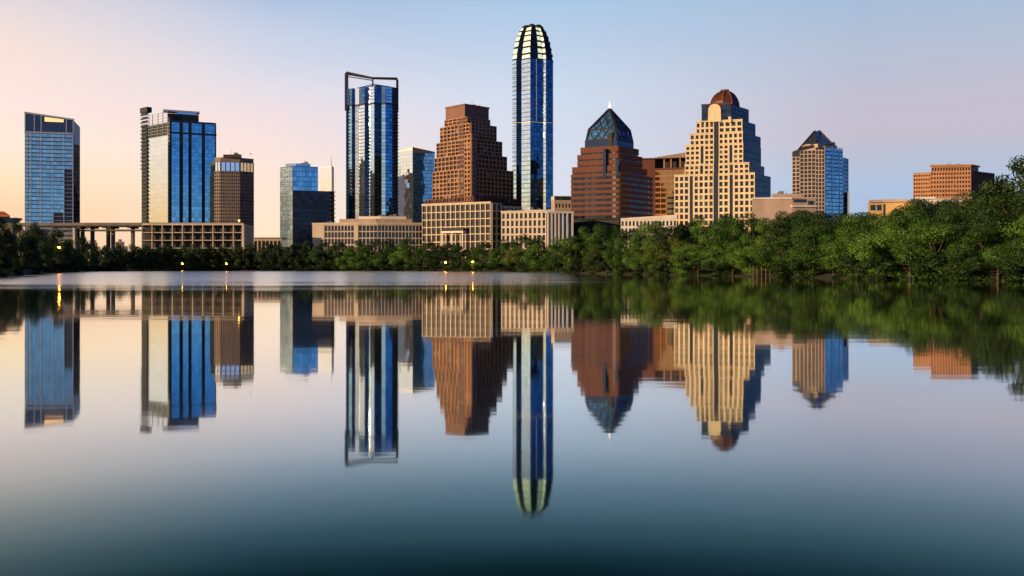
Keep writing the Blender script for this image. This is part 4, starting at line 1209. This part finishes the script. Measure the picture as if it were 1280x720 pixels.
b.mb('roof', 'grey').loft([(x, y, Z(278, D)) for x, y in pl], [(x * .985 - 1, y + 1.2, Z(272, D)) for x, y in pl])
b.done(smooth=('roof',))

# 22 --- flat strip and distant low roofs
D = 690
b = Thing('warehouse', 'flat pale warehouse roof line seen above the trees left of the teal block', 'warehouse', (X(333, D), D + 10, GZ))
pts = zig(D, 312, [(352, 0)])
b.mb('wall', 'tan').prism(back(pts, 14), GZ - 1, Z(298.5, D))
f = Face(pts[0], pts[1]); f.box(b.mb('roof_edge', 'grey_brown'), -.4, f.L + .4, Z(298.4, D), Z(296.8, D), -14, .5)
facade(b, f, .2, f.L - .2, GZ, Z(299.5, D), 8, 1, .9, 1.6, .3, 'tan')
b.done()
for k, (px, w_, yt, lab) in enumerate(((106, 9, 299, 'small grey block under the elevated road between its first two piers'),
                                       (118, 8, 300, 'small flat grey house seen between the second and third road piers'),
                                       (150, 11, 299, 'small grey stepped block seen through the right opening under the elevated road'))):
    D = 900
    b = Thing('distant_block', lab, 'building', (X(px, D), D + 5, GZ), 'small blocks seen under the elevated road')
    pts = zig(D, px - w_ / 2, [(px + w_ / 2, 5)])
    b.mb('wall', 'grey_brown').prism(back(pts, 10), GZ - 1, Z(yt + 3, D))
    b.mb('upper_wall', 'concrete').prism([P(px - 2, D + 3), P(px + 2.5, D + 3), P(px + 2.5, D + 8), P(px - 2, D + 8)], Z(yt + 3.1, D), Z(yt, D))
    f = Face(pts[0], pts[1]); facade(b, f, .3, f.L - .3, GZ, Z(yt + 3.5, D), 4, 3, .8, 1.2, .2, 'grey_brown')
    b.done()

# rooftop plant: small units, ducts and masts on the flat roofs
def roof_kit(base_thing, p, z, w_, n_, mast=0.0):
    kr = random.Random(int(p[0] * 7 + z))
    for q in range(n_):
        x = p[0] + kr.uniform(-.5, .5) * w_; y = p[1] + kr.uniform(0, .5) * w_; a, c, h = kr.uniform(1.2, 3), kr.uniform(1.2, 2.4), kr.uniform(1.0, 2.4)
        m = MB(); m.prism([(x, y), (x + a, y), (x + a, y + c), (x, y + c)], z - .2, z + h); m.build('cooling_unit', MT['grey'], base_thing.o, base_thing.loc)
    if mast:
        m = MB(); m.tube([(p[0], p[1] + 2, z - .2), (p[0], p[1] + 2, z + mast)], [.22, .07], 6); m.build('mast', MT['grey'], base_thing.o, base_thing.loc)
for b_, p_, z_, w_, n_, ms in KITS: roof_kit(b_, p_, z_, w_, n_, ms)

# ------------------------------------------------------------------ trees
def make_tree(seed, leaves, leaf, lobes, rx, rz, cz, low, open_=0.0, name='tree', mat='leaf'):
    """unit-height tree: tapered trunk with limbs, crown of leaf-sized faces in many clumps"""
    r = random.Random(seed)
    tr = MB()
    bend = [(0, 0, -.03)]
    for k in range(1, 5): bend.append((bend[-1][0] + r.uniform(-.02, .02), bend[-1][1] + r.uniform(-.02, .02), k * .13))
    tr.tube(bend, [.032, .026, .022, .017, .01], 7)
    cl = []
    for k in range(lobes):
        while True:
            d = Vector((r.gauss(0, 1), r.gauss(0, 1), r.gauss(0, 1))).normalized()
            rad = r.uniform(.35, 1.0) ** .5
            p = Vector((d.x * rx * rad, d.y * rx * rad, cz + d.z * rz * rad))
            # wider below the middle, narrower above
            tp = 1.0 - .35 * max(0, (p.z - cz) / rz)
            p.x *= tp; p.y *= tp
            if p.z > low + .06: break
        cl.append((p, r.uniform(.12, .21) * (1.0 - .3 * open_)))
    for k, (p, q) in enumerate(cl[:max(7, lobes // 3)]):
        b0 = Vector(bend[1 + k % 4]); mid = b0.lerp(p, .5) + Vector((r.uniform(-.03, .03), r.uniform(-.03, .03), r.uniform(0, .05)))
        tr.tube([b0, mid, p], [.012, .008, .004], 5)
    cr = MB()
    for k in range(leaves):
        p, q = cl[r.randrange(lobes)]
        d = Vector((r.gauss(0, 1), r.gauss(0, 1), r.gauss(0, 1) * .9 + .15)).normalized()
        c = p + Vector((d.x, d.y, d.z * .75)) * q * r.uniform(.66, 1.05)
        if c.z < low * .5: c.z = low * .5 + r.random() * .05
        n = (d + Vector((r.gauss(0, .38), r.gauss(0, .38), r.gauss(0, .38)))).normalized()
        u = n.cross(Vector((r.gauss(0, 1), r.gauss(0, 1), r.gauss(0, 1)))).normalized(); v = n.cross(u)
        a = leaf * r.uniform(.6, 1.35); bb = a * r.uniform(.45, .8)
        cr.add([c - u * a, c - v * bb + n * a * .15, c + u * a, c + v * bb + n * a * .15], [(0, 1, 2, 3)])
    # normalise: top of the crown at 1, widest radius at 0.5
    zm = sorted(v[2] for v in cr.v)[int(len(cr.v) * .997)]; rm = sorted(math.hypot(v[0], v[1]) for v in cr.v)[int(len(cr.v) * .985)]
    for mb_ in (tr, cr): mb_.v = [(v[0] * .5 / rm, v[1] * .5 / rm, v[2] / zm) for v in mb_.v]
    return tr, cr

# kinds: (mesh pair built once per kind and look; trees are copies of trunk and crown)
near_args = [dict(leaves=15000, leaf=.0135, lobes=36, rx=.50, rz=.52, cz=.50, low=.0),
             dict(leaves=14000, leaf=.014, lobes=32, rx=.44, rz=.52, cz=.50, low=.0),
             dict(leaves=16000, leaf=.013, lobes=28, rx=.56, rz=.50, cz=.48, low=.0),
             dict(leaves=13500, leaf=.014, lobes=28, rx=.46, rz=.50, cz=.48, low=.0)]
far_args = [dict(leaves=6500, leaf=.019, lobes=22, rx=.50, rz=.52, cz=.50, low=.0),
            dict(leaves=6200, leaf=.019, lobes=20, rx=.46, rz=.52, cz=.50, low=.0),
            dict(leaves=7000, leaf=.019, lobes=28, rx=.55, rz=.50, cz=.48, low=.0)]
protos = {}
def proto(kind, mat, k):
    key = (kind, mat, k)
    if key not in protos:
        args = (near_args if kind == 'near' else far_args)[k]
        tr, cr = make_tree(100 + k * 7 + (50 if kind == 'far' else 0), **args)
        a = tr.build('trunk', MT['bark'], None, (0, 0, 0), True)
        c = cr.build('crown', MT[mat])
        protos[key] = (a.data, c.data)
        bpy.data.objects.remove(a); bpy.data.objects.remove(c)
    return protos[key]
def put_tree(px, D, ytop, mat, label, group, kind=None, wide=1.0, k=None, name='broadleaf_tree', cat='tree', data=None):
    z = ground_z(px, D)
    h = max(2.0, Z(ytop, D) - z + .1)
    kind = kind or ('near' if D < 260 else 'far')
    k = rnd.randrange(len(near_args if kind == 'near' else far_args)) if k is None else k
    dt, dc = data or proto(kind, mat, k)
    o = bpy.data.objects.new(name, None); col.objects.link(o)
    o.location = (X(px, D), D, z - .1); o.scale = (h * wide, h * wide, h); o.rotation_euler = (0, 0, rnd.uniform(0, 6.28))
    o['label'] = label; o['category'] = cat; o['group'] = group
    for nm, dd in (('trunk', dt), ('crown', dc)):
        c = bpy.data.objects.new(nm, dd); c.parent = o; col.objects.link(c)
    return o
ORD = ['first', 'second', 'third', 'fourth', 'fifth', 'sixth', 'seventh', 'eighth', 'ninth', 'tenth', 'eleventh', 'twelfth', 'thirteenth', 'fourteenth', 'fifteenth']
MARKS = [(105, 'leftmost glass tower'), (178, 'elevated road'), (306, 'parking structure'), (390, 'teal office block'), (528, 'long buff block'),
         (628, 'brown stepped tower'), (716, 'tallest tower'), (776, 'pyramid tower'), (843, 'brown wing'), (963, 'domed cream tower'),
         (1065, 'gabled tower'), (1135, 'yellow walled house'), (1400, 'orange brown office')]
def mark(px):
    for a, t_ in MARKS:
        if px < a: return t_
count = {}
def lab(tone, row, px):
    mk = mark(px); key = (row, mk); count[key] = count.get(key, 0) + 1
    return f'{tone} tree, {ORD[count[key] - 1]} from left in the {row} below {mk}'
def lerp_tab(tab, x):
    for (a, va), (b, vb) in zip(tab, tab[1:]):
        if a <= x <= b: return va + (vb - va) * (x - a) / (b - a)
    return tab[0][1] if x < tab[0][0] else tab[-1][1]
# front row along the water
TOP1 = [(-60, 284), (0, 288), (60, 294), (100, 306), (150, 309), (300, 309), (390, 309), (440, 309), (600, 308), (650, 306), (700, 301), (740, 303), (800, 298), (830, 300), (900, 306), (940, 304), (990, 287), (1030, 285), (1060, 292), (1100, 287), (1180, 280), (1250, 284), (1340, 280)]
STEP = [(-60, 30), (90, 20), (120, 15), (380, 17), (420, 22), (640, 24), (760, 28), (860, 33), (960, 40), (1080, 52), (1340, 70)]
TONE = {'leaf': 'mid green', 'leaf_dark': 'dark green', 'leaf_olive': 'olive green'}
px = -50
while px < 1340:
    st = lerp_tab(STEP, px)
    mat = 'leaf_dark' if px < 395 else rnd.choice(['leaf', 'leaf', 'leaf_olive', 'leaf'] if px > 640 else ['leaf', 'leaf', 'leaf_dark', 'leaf'])
    D = shore_d(px) + 2.0 + rnd.uniform(0, 3)
    yt = lerp_tab(TOP1, px) + rnd.uniform(-5, 5) * (1 if px > 700 else .5)
    hpx = 337 - yt
    put_tree(px, D, yt, mat, lab(TONE[mat], 'shore row', px), 'trees along the lake shore', wide=max(.75, min(1.7, st * 1.6 / hpx)))
    px += st * rnd.uniform(.85, 1.15)
# second row, a little back from the water
TOP2 = [(-60, 266), (0, 270), (50, 277), (90, 292), (120, 305), (300, 306), (390, 301), (440, 300), (530, 297), (560, 303), (600, 303), (625, 300), (650, 290), (672, 292), (705, 298), (735, 276), (760, 279), (790, 285), (825, 276), (845, 280), (880, 272), (960, 272), (1040, 270), (1080, 274), (1110, 266), (1160, 262), (1200, 258), (1240, 246), (1340, 236)]
px = -40
while px < 1350:
    st = lerp_tab(STEP, px) * 1.05
    mat = 'leaf_dark' if px < 640 or rnd.random() < .6 else 'leaf'  # shade between crowns put into colour: most back trees get darker leaves
    D = shore_d(px) + 14 + rnd.uniform(0, 6)
    yt = lerp_tab(TOP2, px) + rnd.uniform(-1.5, 3)
    put_tree(px, D, yt, mat, lab(TONE[mat], 'second row', px), 'trees behind the shore row', wide=max(.7, min(1.6, st * 1.8 / (337 - yt))))
    px += st * rnd.uniform(.85, 1.1)
# third row: the crest of the wood on the right
TOP3 = [(850, 281), (870, 273), (900, 266), (950, 264), (1000, 261), (1045, 263), (1065, 267), (1110, 260), (1150, 253), (1190, 246), (1225, 233), (1250, 226), (1290, 222), (1360, 220)]
px = 856
while px < 1360:
    st = lerp_tab(STEP, px) * .8
    mat = 'leaf_dark' if rnd.random() < .5 else 'leaf'  # half the crest trees darker too, giving shade behind front crowns by colour
    D = shore_d(px) + 34 + rnd.uniform(0, 8)
    yt = lerp_tab(TOP3, px) + rnd.uniform(-1, 3)
    put_tree(px, D, yt, mat, lab(TONE[mat], 'crest row', px), 'trees on the hill crest', kind='near', wide=max(.6, min(1.3, st * 2.2 / (337 - yt))))
    px += st * rnd.uniform(.85, 1.1)
px = 1000
while px < 1900:
    D = shore_d(px) + 70 + rnd.uniform(0, 14)
    put_tree(px, D, lerp_tab(TOP3, min(px, 1190)) + rnd.uniform(4, 9), 'leaf_dark', lab('dark green', 'far row', px), 'trees behind the crest', kind='near', wide=rnd.uniform(.85, 1.15))
    px += rnd.uniform(52, 75)
# bushes hanging over the water's edge
def blab(px):
    mk = mark(px); key = ('bush', mk); count[key] = count.get(key, 0) + 1
    return f'low rounded bush at the waterline, {ORD[count[key] - 1]} from left below {mk}'
tr, cr = make_tree(31, 5200, .026, 24, .56, .46, .46, .0)
a = tr.build('trunk', MT['bark'], None, (0, 0, 0), True); c = cr.build('crown', MT['leaf_dark'])
bush = (a.data, c.data); bpy.data.objects.remove(a); bpy.data.objects.remove(c)
px = -45
while px < 1340:
    D = shore_d(px) + (rnd.uniform(-.3, .5) if px > 640 else rnd.uniform(.4, 1.2))
    hb = rnd.uniform(2.6, 4.2)
    wd = max(1.3, min(2.6, lerp_tab(STEP, px) * D / F * 1.25 / hb))
    if not 930 < px < 966:
        put_tree(px, D, HY - (hb - CAM_Z) * F / D, 'leaf_dark', blab(px), 'bushes along the water', wide=wd, name='bush', cat='bush', data=bush)
    px += hb * wd * F / D * (.62 if px < 640 else .5)
# open tree standing over the right edge
tr, cr = make_tree(77, 2600, .016, 22, .36, .30, .68, .40, 1.0)
a = tr.build('trunk', MT['bark'], None, (0, 0, 0), True); c = cr.build('crown', MT['leaf_dark'])
dat = (a.data, c.data); bpy.data.objects.remove(a); bpy.data.objects.remove(c)
put_tree(1280, 150, 196, 'leaf_dark', 'tall dark thin-leaved tree sticking up against the sky at the right edge', 'tall open trees', wide=.6, data=dat)

# ------------------------------------------------------------------ small things on the shore
def shore_lamp(px, h, label):
    D = shore_d(px) - 10.0
    x = X(px, D)
    t = Thing('shore_lamp', label, 'lamp', (x, D, -.3), 'lamps along the lake shore')
    t.mb('post', 'dark').tube([(x, D, -2.6), (x, D, h)], [.13, .08], 8)
    t.mb('lamp_globe', 'shore_glow').ball((x, D, h + .28), .3)
    t.mb('lamp_cap', 'dark').dome((x, D, h + .5), .32, .32, .16, 10, 3)
    t.done(smooth=('lamp_globe',))
shore_lamp(74, 8.0, 'tall lit lamp post standing before the dark trees at left')
shore_lamp(228, 3.7, 'low glowing orange lamp at the water under the broad mirror-sided tower')
shore_lamp(283, 3.7, 'low glowing orange lamp at the water under the dark brown gridded tower')
shore_lamp(557, 4.0, 'glowing orange lamp at the water under left half of the brown stepped tower')
shore_lamp(591, 4.0, 'glowing orange lamp at the water under right half of the brown stepped tower')
# wooden landing
D = shore_d(950) - 1.0
t = Thing('landing_stage', 'small weathered wooden landing with upright posts under the shore trees at right', 'jetty', (X(950, D), D, 0))
x0, x1 = X(939, D), X(961, D)
dk = t.mb('deck', 'wood')
for k in range(14):
    xa = x0 + (x1 - x0) * k / 14
    dk.box8([(xa, D - 1.2, .42), (xa + .2, D - 1.2, .42), (xa + .2, D + 2, .42), (xa, D + 2, .42), (xa, D - 1.2, .47), (xa + .2, D - 1.2, .47), (xa + .2, D + 2, .47), (xa, D + 2, .47)])
for k in range(5):
    xa = x0 + (x1 - x0 - .16) * k / 4 + .08
    t.mb('post', 'wood', str(k)).tube([(xa, D - 1.05, -.8), (xa, D - 1.05, 1.9 - .3 * (k % 2))], [.09, .07], 8)
t.mb('rail', 'wood').beam((x0, D - 1.05, 1.25), (x1, D - 1.05, 1.25), .08, .1)
t.done()
# a bird in flight by the brown gridded tower
p = Vector((X(313.5, 300), 300, Z(192.8, 300)))
t = Thing('flying_bird', 'small dark bird flying just above the dark brown gridded tower', 'bird', tuple(p))
bm_ = t.mb('body', 'dark')
bm_.tube([p + Vector((-.3, 0, 0)), p + Vector((-.12, 0, .03)), p + Vector((.15, 0, .05)), p + Vector((.3, 0, .1)), p + Vector((.42, 0, .09))], [.03, .09, .1, .06, .01], 8)
for s in (-1, 1):
    bm_.loft([p + Vector((-.12, s * .05, .06)), p + Vector((.14, s * .05, .06)), p + Vector((.14, s * .05, .09)), p + Vector((-.12, s * .05, .09))],
             [p + Vector((-.22, s * .55, .32)), p + Vector((-.1, s * .6, .33)), p + Vector((-.1, s * .6, .34)), p + Vector((-.22, s * .55, .33))])
t.done(smooth=('body',))
